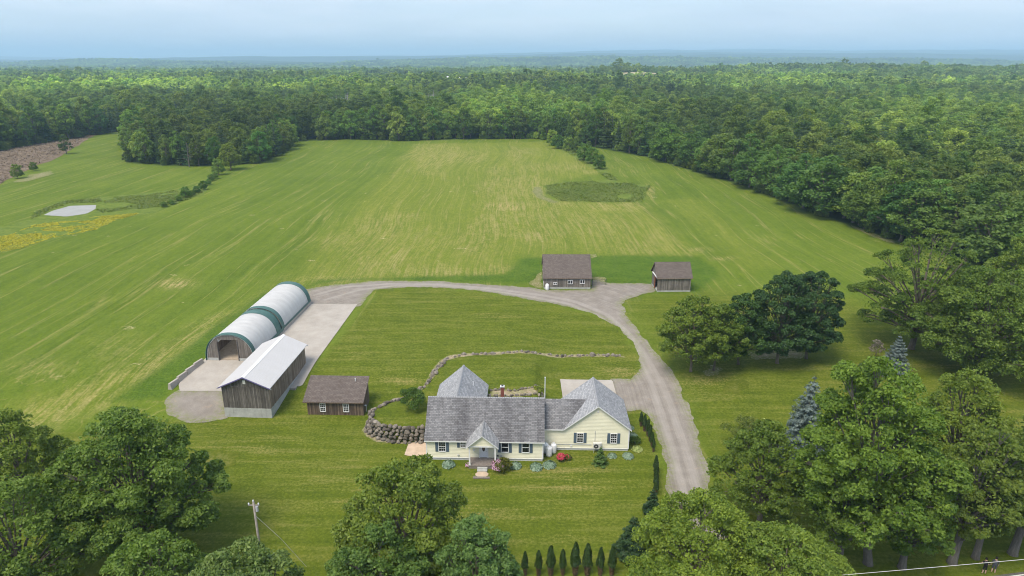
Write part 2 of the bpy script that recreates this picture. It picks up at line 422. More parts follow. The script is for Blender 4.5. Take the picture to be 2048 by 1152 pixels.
    plain('purple_trim', (0.13, 0.115, 0.25), 0.6, 0.3, 0.1)
    plain('patio', (0.47, 0.37, 0.28), 0.9, 0.15, 0.15, 1.2)
    plain('red_soil', (0.28, 0.14, 0.08), 0.95, 0.1, 0.3)
    plain('red_boards', (0.20, 0.08, 0.045), 0.9, 0.1, 0.25, 4)
    plain('snag_wood', (0.36, 0.34, 0.32), 0.95, 0.1, 0.15)
    plain('pole_wood', (0.25, 0.23, 0.205), 0.9, 0.1, 0.25, 4)
    plain('wire', (0.55, 0.54, 0.52), 0.5, 0.3, 0.02)
    plain('line_paint', (0.62, 0.61, 0.58), 0.8, 0.2, 0.1)
    plain('skin', (0.50, 0.32, 0.25), 0.6, 0.3, 0.05)
    plain('cloth_black', (0.015, 0.015, 0.018), 0.85, 0.15, 0.2)
    plain('cloth_slate', (0.06, 0.065, 0.085), 0.85, 0.15, 0.2)
    plain('hair_dark', (0.02, 0.016, 0.014), 0.7, 0.2, 0.2)
    plain('shoe_white', (0.7, 0.7, 0.7), 0.6, 0.3, 0.05)
    plain('glass', (0.012, 0.015, 0.02), 0.08, 0.55, 0.05)
    plain('interior', (0.36, 0.30, 0.235), 0.95, 0.1, 0.2)
    plain('bronze_glass', (0.06, 0.05, 0.045), 0.15, 0.5, 0.1)
    leafmat('leaf', (0.098, 0.156, 0.032), (0.265, 0.330, 0.080), 0.7, 0.45)
    leafmat('leaf_fore', (0.064, 0.116, 0.018), (0.240, 0.300, 0.055), 0.0, 0.42)
    leafmat('leaf_maple', (0.018, 0.052, 0.014), (0.060, 0.118, 0.032), 0.0, 0.2)
    leafmat('needle', (0.032, 0.070, 0.020), (0.095, 0.140, 0.042), 0.4, 0.2)
    leafmat('needle_blue', (0.075, 0.108, 0.105), (0.225, 0.275, 0.268), 0.0, 0.12)
    leafmat('needle_column', (0.014, 0.035, 0.008), (0.050, 0.088, 0.020), 0.2, 0.1)
    leafmat('dead_needle', (0.06, 0.042, 0.024), (0.15, 0.105, 0.06), 0.2, 0.1)
    leafmat('hosta_leaf', (0.085, 0.165, 0.10), (0.34, 0.43, 0.33), 0.15, 0.15)
    leafmat('hosta_pale', (0.16, 0.24, 0.05), (0.45, 0.50, 0.20), 0.15, 0.15)
    leafmat('flower_pink', (0.42, 0.22, 0.36), (0.70, 0.48, 0.62), 0.1, 0.2)
    leafmat('flower_red', (0.42, 0.03, 0.06), (0.62, 0.10, 0.14), 0.1, 0.2)
    leafmat('flower_yellow', (0.26, 0.27, 0.03), (0.60, 0.52, 0.04), 0.1, 0.3)
    leafmat('tall_grass', (0.10, 0.165, 0.028), (0.25, 0.29, 0.08), 0.1, 0.5)
    leafmat('twig', (0.10, 0.085, 0.07), (0.28, 0.25, 0.21), 0.1, 0.1)
make_materials()

# ------------------------------------------------------------------ object helpers
def link(o, parent=None):
    COL.objects.link(o)
    if parent is not None: o.parent = parent
    return o

def tag(o, label=None, cat=None, group=None, kind=None):
    if label: o['label'] = label
    if cat: o['category'] = cat
    if group: o['group'] = group
    if kind: o['kind'] = kind
    return o

def empty(name, loc, yaw=0.0):
    o = bpy.data.objects.new(name, None); COL.objects.link(o)
    o.location = loc; o.rotation_euler = (0, 0, yaw); o.empty_display_size = 0.5
    return o

def fast_mesh(name, V, quads, mat, lv=None, smooth=False, tris=False):
    me = bpy.data.meshes.new(name)
    V = np.asarray(V, np.float32); quads = np.asarray(quads, np.int32)
    k = quads.shape[1]; n = quads.shape[0]
    me.vertices.add(len(V)); me.vertices.foreach_set('co', V.ravel())
    me.loops.add(n * k); me.loops.foreach_set('vertex_index', quads.ravel())
    me.polygons.add(n)
    me.polygons.foreach_set('loop_start', np.arange(n, dtype=np.int32) * k)
    if smooth: me.polygons.foreach_set('use_smooth', np.ones(n, bool))
    me.update(calc_edges=True)
    if lv is not None:
        a = me.attributes.new('lv', 'FLOAT', 'FACE'); a.data.foreach_set('value', np.asarray(lv, np.float32))
    me.materials.append(mat)
    return me

class MB:
    """collects faces and links them as one mesh object"""
    def __init__(s): s.V = []; s.F = []; s.T = []; s.UV = {}
    def face(s, pts, tone=0.5, uv=None):
        b = len(s.V); s.V += [tuple(p) for p in pts]; s.F.append(tuple(range(b, b + len(pts)))); s.T.append(tone)
        if uv: s.UV[len(s.F) - 1] = uv
    def box(s, x0, y0, z0, x1, y1, z1, tone=0.5):
        b = len(s.V)
        s.V += [(x0, y0, z0), (x1, y0, z0), (x1, y1, z0), (x0, y1, z0), (x0, y0, z1), (x1, y0, z1), (x1, y1, z1), (x0, y1, z1)]
        for f in ((0, 3, 2, 1), (4, 5, 6, 7), (0, 1, 5, 4), (1, 2, 6, 5), (2, 3, 7, 6), (3, 0, 4, 7)):
            s.F.append(tuple(b + i for i in f)); s.T.append(tone)
    def prism(s, base, vec, tone=0.5):
        """closed prism over a polygon"""
        b = len(s.V); n = len(base)
        s.V += [tuple(p) for p in base] + [(p[0] + vec[0], p[1] + vec[1], p[2] + vec[2]) for p in base]
        s.F.append(tuple(b + i for i in reversed(range(n)))); s.T.append(tone)
        s.F.append(tuple(b + n + i for i in range(n))); s.T.append(tone)
        for i in range(n):
            j = (i + 1) % n
            s.F.append((b + i, b + j, b + n + j, b + n + i)); s.T.append(tone)
    def tube(s, pts, rad, n=8, tone=0.5, cap=True):
        pts = [Vector(p) for p in pts]; b = len(s.V)
        for i, p in enumerate(pts):
            d = (pts[min(i + 1, len(pts) - 1)] - pts[max(i - 1, 0)])
            d = d.normalized() if d.length > 1e-9 else Vector((0, 0, 1))
            u = d.cross(Vector((0.31, 0.95, 0.05))); u = u.normalized() if u.length > 1e-6 else Vector((1, 0, 0))
            w = d.cross(u)
            r = rad[i] if isinstance(rad, (list, tuple)) else rad
            for k in range(n):
                a = 2 * math.pi * k / n
                s.V.append(tuple(p + u * (r * math.cos(a)) + w * (r * math.sin(a))))
        for i in range(len(pts) - 1):
            for k in range(n):
                s.F.append((b + i * n + k, b + i * n + (k + 1) % n, b + (i + 1) * n + (k + 1) % n, b + (i + 1) * n + k)); s.T.append(tone)
        if cap:
            s.F.append(tuple(b + k for k in reversed(range(n)))); s.T.append(tone)
            s.F.append(tuple(b + (len(pts) - 1) * n + k for k in range(n))); s.T.append(tone)
    def lathe(s, c, prof, n=16, tone=0.5):
        b = len(s.V)
        for r, z in prof:
            for k in range(n):
                a = 2 * math.pi * k / n
                s.V.append((c[0] + r * math.cos(a), c[1] + r * math.sin(a), c[2] + z))
        for i in range(len(prof) - 1):
            for k in range(n):
                s.F.append((b + i * n + k, b + i * n + (k + 1) % n, b + (i + 1) * n + (k + 1) % n, b + (i + 1) * n + k)); s.T.append(tone)
        s.F.append(tuple(b + k for k in reversed(range(n)))); s.T.append(tone)
        s.F.append(tuple(b + (len(prof) - 1) * n + k for k in range(n))); s.T.append(tone)
    def build(s, name, mat, parent=None, smooth=False, kind=None):
        me = bpy.data.meshes.new(name)
        me.from_pydata(s.V, [], s.F)
        a = me.attributes.new('tone', 'FLOAT', 'FACE'); a.data.foreach_set('value', np.asarray(s.T, np.float32))
        if s.UV:
            ul = me.uv_layers.new(name='UVMap')
            for fi, uvs in s.UV.items():
                for k, li in enumerate(me.polygons[fi].loop_indices): ul.data[li].uv = uvs[k]
        if smooth: me.polygons.foreach_set('use_smooth', np.ones(len(s.F), bool))
        me.materials.append(M[mat] if isinstance(mat, str) else mat)
        o = bpy.data.objects.new(name, me)
        link(o, parent)
        if kind: o['kind'] = kind
        return o

def wall_boards(mb, p0, p1, z0, ztop, rng, w=0.22, th=0.035, openings=(), zb=None):
    """upright boards from p0 to p1 (outside on the right hand of the walk); ztop(u) gives the top; openings in (u0,u1,z0,z1)"""
    p0 = Vector(p0); p1 = Vector(p1); L = (p1 - p0).length; d = (p1 - p0) / L; nrm = Vector((d.y, -d.x))
    n = max(1, int(round(L / w))); ww = L / n
    for i in range(n):
        u0 = i * ww + 0.006; u1 = (i + 1) * ww - 0.006; uc = (u0 + u1) / 2
        o = th * (0.6 + 0.8 * rng.random()); tone = rng.random()
        spans = [(z0, None)]
        for (a, b, c, e) in openings:
            if a < uc < b:
                spans = [(z0, c)] if c > z0 + 0.05 else []
                spans.append((e, None))
        for (za, ze) in spans:
            za_ = za - (0.05 * rng.random() if za == z0 else 0)
            t0 = ztop(u0) if ze is None else ze; t1 = ztop(u1) if ze is None else ze
            if min(t0, t1) <= za_ + 0.03: continue
            a = p0 + d * u0; b = p0 + d * u1
            base = [(a.x, a.y, za_), (b.x, b.y, za_), (b.x, b.y, t1), (a.x, a.y, t0)]
            mb.prism(base, (nrm.x * o, nrm.y * o, 0), tone)

def lap_wall(mb, p0, p1, z0, z1, span=None, course=0.2):
    """lapped siding courses; span(z) -> (u0,u1) narrows the wall towards a gable"""
    p0 = Vector(p0); p1 = Vector(p1); L = (p1 - p0).length; d = (p1 - p0) / L; nrm = Vector((d.y, -d.x))
    z = z0
    while z < z1 - 0.01:
        zt = min(z + course, z1)
        a0, a1 = span(z) if span else (0, L)
        b0, b1 = span(zt) if span else (0, L)
        def P(u, o, zz):
            q = p0 + d * u + nrm * o; return (q.x, q.y, zz)
        if a1 > a0:
            mb.face([P(a0, 0.03, z), P(a1, 0.03, z), P(b1, 0.006, zt), P(b0, 0.006, zt)])
            mb.face([P(a0, 0.0, z), P(a1, 0.0, z), P(a1, 0.03, z), P(a0, 0.03, z)])
        z = zt

def roof_plane(name, pts, mat, parent, th=0.16, trim=None):
    """one roof slope: pts[0], pts[1] along the eave, the rest up to the ridge; counter-clockwise from above"""
    P = [Vector(p) for p in pts]
    u = (P[1] - P[0]).normalized(); n = (P[1] - P[0]).cross(P[-1] - P[0]).normalized(); v = n.cross(u)
    uv = [((p - P[0]).dot(u), (p - P[0]).dot(v)) for p in P]
    mb = MB()
    mb.face(P, 0.5, uv)
    lo = [p - Vector((0, 0, th)) for p in P]
    mb.face(list(reversed(lo)), 0.5, list(reversed(uv)))
    o = mb.build(name, mat, parent)
    if trim:
        e = MB()
        m = len(P)
        for i in range(m):
            j = (i + 1) % m
            e.face([P[i], lo[i], lo[j], P[j]])
        e.build('fascia', trim, o)
    else:
        mb2 = MB()
        m = len(P)
        for i in range(m):
            j = (i + 1) % m
            mb2.face([P[i], lo[i], lo[j], P[j]], 0.3, [uv[i], uv[i], uv[j], uv[j]])
        mb2.build('roof_edge', mat, o)
    return o

def window(parent, x, y, z0, z1, w, cols=0, rows=2, shutter=0.0, shut_h=None, n=-1, axis='y'):
    """sash window on a wall facing -y at local y; frame with its pane and bars"""
    f = 0.085
    mb = MB(); yo, yi = y - 0.09, y - 0.02
    mb.box(x - w / 2, yo, z0, x - w / 2 + f, yi, z1); mb.box(x + w / 2 - f, yo, z0, x + w / 2, yi, z1)
    mb.box(x - w / 2 + f, yo, z1 - f, x + w / 2 - f, yi, z1); mb.box(x - w / 2 + f, yo - 0.03, z0, x + w / 2 - f, yi, z0 + f)
    if rows >= 2: mb.box(x - w / 2 + f, yo + 0.01, (z0 + z1) / 2 - 0.035, x + w / 2 - f, yi, (z0 + z1) / 2 + 0.035)
    o = mb.build('window', 'white_trim', parent)
    p = MB(); p.box(x - w / 2 + f, y - 0.055, z0 + f, x + w / 2 - f, y - 0.04, z1 - f); p.build('pane', 'glass', o)
    if cols:
        b = MB(); nc = cols
        for i in range(1, nc):
            xx = x - w / 2 + f + (w - 2 * f) * i / nc
            b.box(xx - 0.014, y - 0.07, z0 + f, xx + 0.014, y - 0.056, z1 - f)
        for k in range(1, 4):
            if k == 2: continue
            zz = z0 + f + (z1 - z0 - 2 * f) * k / 4
            b.box(x - w / 2 + f, y - 0.072, zz - 0.014, x + w / 2 - f, y - 0.058, zz + 0.014)
        b.build('glazing_bars', 'white_trim', o)
    for s in ((-1, 1) if shutter else ()):
        sb = MB(); xc = x + s * (w / 2 + 0.02 + shutter / 2); h0, h1 = z0, z1
        sb.box(xc - shutter / 2, y - 0.075, h0, xc + shutter / 2, y - 0.03, h1)
        for q in range(2):
            za = h0 + 0.08 + q * (h1 - h0) / 2; zb = h0 - 0.06 + (q + 1) * (h1 - h0) / 2
            sb.box(xc - shutter / 2 + 0.06, y - 0.088, za, xc + shutter / 2 - 0.06, y - 0.074, zb)
        sb.build('shutter', 'shutter', parent)
    return o

def sheet(name, poly, cell, dz, mat, amp=0.0, scale=0.5, seed=1, edge_w=1.0, hfun=None, side=0.0, label=None, cat=None, kind='structure', ruts=None, parent=None):
    """draped sheet: the polygon's area, its outline frayed by noise"""
    xs = [p[0] for p in poly]; ys = [p[1] for p in poly]
    x0, x1, y0, y1 = min(xs) - amp - cell, max(xs) + amp + cell, min(ys) - amp - cell, max(ys) + amp + cell
    nx = int((x1 - x0) / cell) + 1; ny = int((y1 - y0) / cell) + 1
    X, Y = np.meshgrid(x0 + np.arange(nx) * cell, y0 + np.arange(ny) * cell)
    S = sdf(X, Y, poly)
    if amp: S = S + (fbm(X * scale, Y * scale, seed, 4) - 0.5) * 2 * amp
    S = np.where(np.abs(S) < 1e-4, 1e-4, S)
    Z = (H0 if hfun is None else hfun)(X, Y) + dz
    V = []; F = []; E = []; cache = {}
    def vert(key, x, y, z, e):
        if key not in cache:
            cache[key] = len(V); V.append((x, y, z)); E.append(e)
        return cache[key]
    for j in range(ny - 1):
        for i in range(nx - 1):
            c = [(i, j), (i + 1, j), (i + 1, j + 1), (i, j + 1)]
            s = [S[b, a] for a, b in c]
            if max(s) <= 0: continue
            out = []
            for k in range(4):
                a, b = c[k]; a2, b2 = c[(k + 1) % 4]; s0 = s[k]; s1 = s[(k + 1) % 4]
                if s0 > 0: out.append(vert((a, b), X[b, a], Y[b, a], Z[b, a], s0))
                if (s0 > 0) != (s1 > 0):
                    t = s0 / (s0 - s1)
                    kk = ((a, b), (a2, b2)) if (a, b) < (a2, b2) else ((a2, b2), (a, b))
                    out.append(vert(kk, X[b, a] + t * (X[b2, a2] - X[b, a]), Y[b, a] + t * (Y[b2, a2] - Y[b, a]), Z[b, a] + t * (Z[b2, a2] - Z[b, a]), 0.0))
            if len(out) >= 3: F.append(tuple(out))
    me = bpy.data.meshes.new(name)
    me.from_pydata(V, [], F)
    if side:
        bm = bmesh.new(); bm.from_mesh(me)
        r = bmesh.ops.extrude_face_region(bm, geom=bm.faces[:])
        bm.free()
    ea = me.attributes.new('edge', 'FLOAT', 'POINT'); ea.data.foreach_set('value', np.clip(1 - np.array(E) / edge_w, 0, 1).astype(np.float32))
    if ruts is not None:
        VV = np.array(V); ra = me.attributes.new('rut', 'FLOAT', 'POINT'); ra.data.foreach_set('value', ruts(VV[:, 0], VV[:, 1]).astype(np.float32))
        la = me.attributes.new('lat', 'FLOAT', 'POINT'); la.data.foreach_set('value', lateral(VV[:, 0], VV[:, 1]).astype(np.float32))
    me.materials.append(M[mat]); me.polygons.foreach_set('use_smooth', np.ones(len(F), bool))
    o = bpy.data.objects.new(name, me); link(o, parent)
    tag(o, label, cat, None, kind)
    return o

def PX(l, z=None): return [at(a, b, z) for a, b in l]

# ------------------------------------------------------------------ leaf and tree builders
def leaves_mesh(name, C, Nn, L, rng, mat, asp=0.55, lv=None, fold=0.2):
    """leaf-sized diamond faces at C with normals Nn; L is half the length"""
    n = len(C)
    Nn = Nn / (np.linalg.norm(Nn, axis=1, keepdims=True) + 1e-9)
    t = rng.normal(size=(n, 3)); t -= Nn * np.sum(t * Nn, 1, keepdims=True); t /= np.linalg.norm(t, axis=1, keepdims=True) + 1e-9
    b = np.cross(Nn, t)
    L = (np.full(n, L) if np.isscalar(L) else L)[:, None] * (0.7 + 0.6 * rng.random((n, 1)))
    V = np.empty((n, 4, 3))
    V[:, 0] = C - t * L; V[:, 2] = C + t * L - Nn * L * fold
    V[:, 1] = C + b * L * asp - Nn * L * 0.12; V[:, 3] = C - b * L * asp - Nn * L * 0.12
    Q = np.arange(n * 4).reshape(n, 4)
    if lv is None: lv = rng.random(n)
    return fast_mesh(name, V.reshape(-1, 3), Q, mat, lv)

def unit(rng, n):
    v = rng.normal(size=(n, 3)); return v / np.linalg.norm(v, axis=1, keepdims=True)

def clump_centres(rng, n, zc, rx, rz, shell=(0.45, 0.92), zmin=-1.0, profile=0.0):
    """spread-out clump centres in an ellipsoid round (0,0,zc)"""
    pts = []
    for i in range(n):
        best = None; bd = -1
        for k in range(14):
            d = unit(rng, 1)[0]
            if d[2] < zmin: d[2] = -d[2]
            r = shell[0] + (shell[1] - shell[0]) * rng.random() ** 0.6
            p = d * r
            if p[2] < 0: p[:2] *= 1 + 0.5 * min(1.0, -p[2] * 1.2)
            if profile: p[:2] *= 1 - profile * max(p[2], -0.3)
            m = min([np.sum((p - q) ** 2) for q in pts], default=9)
            if m > bd: bd = m; best = p
        pts.append(best)
    P = np.array(pts); return P * np.array([rx, rx, rz]) + np.array([0, 0, zc])

def broadleaf(rng, h, r, base=0.25, n=20000, leaf=0.18, prim=26, prim_r=0.36, nsub=9, sub_r=0.42, flat=0.75, zmin=-1.1, trunk_r=None, profile=0.25, leafmat_='leaf_fore', bark='bark', lean=(0, 0), gap=0.0, shell=(0.45, 0.9), forks=2, keep_trunk=True, toplean=None):
    """returns (crown mesh, trunk mesh) of a broadleaf tree standing on the origin"""
    zb = h * base; rz = (h - zb) / 2; zc = zb + rz
    P = clump_centres(rng, prim, zc, r * (1 - prim_r * 0.62), rz * (1 - prim_r * 0.45), shell, zmin, profile)
    P[:, 0] += lean[0] * (P[:, 2] / h); P[:, 1] += lean[1] * (P[:, 2] / h)
    pr = r * prim_r * (0.75 + 0.5 * rng.random(len(P)))
    S = []; SR = []; SP = []
    cc = np.array([lean[0] * 0.6, lean[1] * 0.6, zc])
    for i, p in enumerate(P):
        out = (p - cc) / (np.linalg.norm(p - cc) + 1e-6)
        d = unit(rng, nsub * 3)
        d = d[np.argsort(-(d @ out + 0.55 * d[:, 2] + 0.5 * rng.normal(size=len(d))))][:nsub]
        for q in d:
            S.append(p + q * pr[i] * (0.55 + 0.3 * rng.random()) * np.array([1, 1, flat])); SR.append(pr[i] * sub_r * (0.7 + 0.6 * rng.random())); SP.append(i)
    S = np.array(S); SR = np.array(SR); SP = np.array(SP)
    if gap: 
        k = rng.random(len(S)) > gap; S, SR, SP = S[k], SR[k], SP[k]
    w = SR ** 2; idx = rng.choice(len(S), size=n, p=w / w.sum())
    d = unit(rng, n); d[:, 2] = np.where(d[:, 2] < -0.45, -d[:, 2], d[:, 2])
    rad = (0.55 + 0.5 * rng.random(n) ** 0.6)[:, None]
    C = S[idx] + d * SR[idx][:, None] * rad * np.array([1, 1, flat])
    m = int(n * 0.10); q = unit(rng, m); q[:, :2] *= (1 + 0.3 * np.clip(-q[:, 2], 0, 1))[:, None]
    C[:m] = q * (0.45 + 0.42 * rng.random((m, 1))) * np.array([r, r, rz]) + cc; C[:m, :2] *= (1 - profile * np.clip((C[:m, 2] - zc) / rz, -0.3, 1))[:, None]
    Nn = d * 0.7 + np.array([0, 0, 0.28]) + rng.normal(size=(n, 3)) * 0.55
    cl = rng.random(len(P)); sl = rng.random(len(S))
    lv = np.clip(0.25 * cl[SP[idx]] + 0.25 * sl[idx] + 0.62 * rng.random(n) - 0.06, 0, 1)
    crown = leaves_mesh('crown', C, Nn, leaf, rng, M[leafmat_], lv=lv)
    # trunk and limbs
    tr = trunk_r or 0.018 * h + 0.06
    mb = MB()
    fork = zb + rz * 0.35
    mb.tube([(0, 0, -0.3), (0.0, 0.0, 0.25), (lean[0] * 0.1 + 0.02 * h * rng.normal() * 0.3, lean[1] * 0.1, zb * 0.7), (lean[0] * 0.3, lean[1] * 0.3, fork), (lean[0] * 0.6, lean[1] * 0.6, zc + rz * 0.5)],
            [tr * 1.5, tr * 1.08, tr * 0.92, tr * 0.72, tr * 0.12], 9)
    for i, p in enumerate(P):
        z0 = zb * 0.75 + (fork + rz * 0.6 - zb * 0.75) * min(1, max(0, (p[2] - zb) / (2 * rz))) * (0.6 + 0.4 * rng.random())
        a = np.array([lean[0] * z0 / h, lean[1] * z0 / h, z0])
        mid = a * 0.5 + p * 0.5 + np.array([0, 0, 0.06 * h * (rng.random() - 0.3)])
        rr = tr * (0.30 + 0.16 * rng.random())
        mb.tube([a, mid, p], [rr, rr * 0.6, rr * 0.22], 6, cap=False)
        for q in np.where(SP == i)[0][:4]:
            mb.tube([mid * 0.4 + p * 0.6, S[q]], [rr * 0.35, rr * 0.1], 4, cap=False)
    me = bpy.data.meshes.new('trunk'); me.from_pydata(mb.V, [], mb.F); me.materials.append(M[bark])
    me.polygons.foreach_set('use_smooth', np.ones(len(mb.F), bool))
    return crown, me

def conifer(rng, h, r, base=0.06, n=9000, leaf=0.12, layers=16, mat='needle', per=9, droop=0.25, power=0.85, bark='bark', lean=0.0):
    """whorled evergreen standing on the origin"""
    Cs = []; Ns = []; lvs = []
    mb = MB(); tr = 0.012 * h + 0.03
    mb.tube([(0, 0, -0.2), (lean * 0.5, 0, h * 0.5), (lean, 0, h * 0.98)], [tr * 1.2, tr * 0.8, tr * 0.1], 7)
    for l in range(layers):
        f = (l + 0.5 * rng.random()) / layers
        z = h * (base + (0.97 - base) * f); rl = r * (1 - f) ** power * (0.85 + 0.3 * rng.random()) + 0.04 * r
        nb = max(4, int(per * (0.5 + 0.7 * (1 - f))))
        a0 = rng.random() * 6.28
        for b in range(nb):
            a = a0 + 6.283 * b / nb + 0.25 * rng.normal(); R_ = rl * (0.78 + 0.35 * rng.random())
            m = max(6, int(n * (R_ / r) ** 1.3 / (layers * per * 0.42)))
            t = rng.random(m) ** 0.7
            wid = 0.30 * R_ * (1 - 0.6 * t) + 0.03
            off = rng.normal(size=m) * wid * 0.55
            x = t * R_ * math.cos(a) - off * math.sin(a); y = t * R_ * math.sin(a) + off * math.cos(a)
            zz = z - droop * R_ * t + 0.10 * R_ * t * t * 2 + rng.normal(size=m) * 0.045 * R_ + 0.0
            Cs.append(np.stack([x + lean * z / h, y, zz], 1))
            nn = np.stack([np.cos(a) * 0.5 + rng.normal(size=m) * 0.45, np.sin(a) * 0.5 + rng.normal(size=m) * 0.45, 0.8 + rng.normal(size=m) * 0.3], 1)
            Ns.append(nn); lvs.append(np.clip(0.35 * rng.random() + 0.65 * rng.random(m), 0, 1))
            mb.tube([(lean * z / h, 0, z), (R_ * 0.8 * math.cos(a) + lean * z / h, R_ * 0.8 * math.sin(a), z - droop * R_ * 0.75)], [tr * 0.25 * (1 - f) + 0.01, 0.008], 4, cap=False)
    C = np.concatenate(Cs); N_ = np.concatenate(Ns); lv = np.concatenate(lvs)
    crown = leaves_mesh('crown', C, N_, leaf, rng, M[mat], asp=0.38, lv=lv)
    me = bpy.data.meshes.new('trunk'); me.from_pydata(mb.V, [], mb.F); me.materials.append(M[bark])
    return crown, me

def plant_tree(name, crown, trunk, x, y, label, cat='tree', group=None, yaw=0.0, sc=(1, 1, 1), tint=(1, 1, 1), z=None):
    e = empty(name, (x, y, (hz(x, y) if z is None else z)), yaw); e.scale = sc
    tag(e, label, cat, group)
    c = bpy.data.objects.new('crown', crown); link(c, e); c.color = (*tint, 1)
    t = bpy.data.objects.new('trunk', trunk); link(t, e)
    return e

# ================================================================== THE SETTING
OPEN = PX([(-260, 345), (0, 304), (60, 292), (150, 277), (240, 263), (272, 258), (264, 275), (250, 300), (255, 326), (330, 332), (425, 334), (520, 327), (575, 306), (592, 283),
           (690, 279), (770, 281), (800, 283), (900, 279), (1000, 278), (1070, 278), (1100, 281), (1140, 288), (1200, 298), (1300, 316), (1360, 336), (1450, 362), (1530, 390),
           (1600, 420), (1680, 447), (1750, 470), (1800, 487), (1860, 505), (1950, 528), (2048, 552)]) + [(150, 140), (165, 100), (165, -80), (-420, -80), (-420, 300)]
LAWN1 = PX([(735, 612), (752, 580), (850, 574), (980, 585), (1100, 607), (1190, 630), (1245, 660), (1275, 700), (1285, 750), (1300, 830), (1340, 1000), (1345, 1160), (-300, 1160), (-300, 905), (60, 868), (330, 842), (450, 836), (590, 785)])
LAWN2 = PX([(1248, 602), (1310, 588), (1420, 585), (1700, 600), (1900, 690), (2200, 760), (2300, 1160), (1430, 1160), (1400, 880), (1330, 720)])
LUSH = [PX([(1036, 517), (1190, 512), (1400, 513), (1440, 545), (1400, 586), (1300, 586), (1240, 600), (1180, 556), (1080, 566), (1000, 566), (700, 558), (620, 572), (640, 560), (900, 552), (1012, 548), (1030, 535)]),
        PX([(590, 565), (520, 590), (430, 650), (330, 730), (230, 800), (330, 795), (410, 715), (500, 620), (600, 575)])]
LIGHT = PX([(330, 735), (540, 590), (740, 380), (835, 288), (1090, 283), (1200, 345), (1095, 366), (1085, 400), (1290, 410), (1385, 508), (1032, 514), (1008, 547), (640, 562), (500, 620), (200, 805), (120, 850), (0, 872), (0, 815), (150, 770)])
STRIP = PX([(1330, 400), (1400, 395), (1560, 530), (1490, 545)])
TAN = [PX([(130, 850), (330, 735), (550, 590), (530, 583), (330, 690), (150, 780), (0, 830), (-50, 880), (60, 872)])]
SPOTS = [(350, 567, 34, 10, 1.6), (1010, 413, 46, 11, 1.6), (660, 560, 90, 10, 0.9), (870, 545, 120, 12, 0.9), (1075, 470, 70, 14, 0.8), (520, 890, 120, 30, 0.4), (700, 990, 90, 60, 0.35), (1078, 384, 12, 22, 1.3), (1110, 408, 60, 6, 0.9), (1240, 409, 60, 5, 0.9), (1300, 382, 8, 14, 1.3), (970, 632, 45, 5, 0.8), (1445, 517, 22, 4, 1.2),
         (430, 915, 60, 22, 0.9), (1090, 1072, 70, 10, 1.2), (1000, 1010, 150, 30, 0.55), (240, 700, 60, 30, 0.5), (1240, 745, 40, 12, 1.0), (800, 755, 45, 14, 0.7), (700, 705, 25, 8, 0.6),
         (1150, 960, 120, 40, 0.55), (1420, 770, 70, 22, 0.8), (1180, 450, 120, 30, 0.6), (1000, 540, 60, 12, 0.8), (880, 490, 180, 40, 0.4), (1120, 335, 110, 10, 0.6), (80, 735, 70, 20, 0.5), (620, 570, 60, 6, 0.7),
         (1395, 500, 22, 5, 1.2), (330, 850, 40, 8, 1.0), (700, 832, 60, 8, 0.6), (1890, 410, 40, 6, 0.8)]

def lookup_px(x, y, z):
    f = y * math.cos(PITCH) - (z - CAM_H) * math.sin(PITCH); u = y * math.sin(PITCH) + (z - CAM_H) * math.cos(PITCH)
    f = np.maximum(f, 1.0)
    return 1024 + FPX * x / f, 576 - FPX * u / f

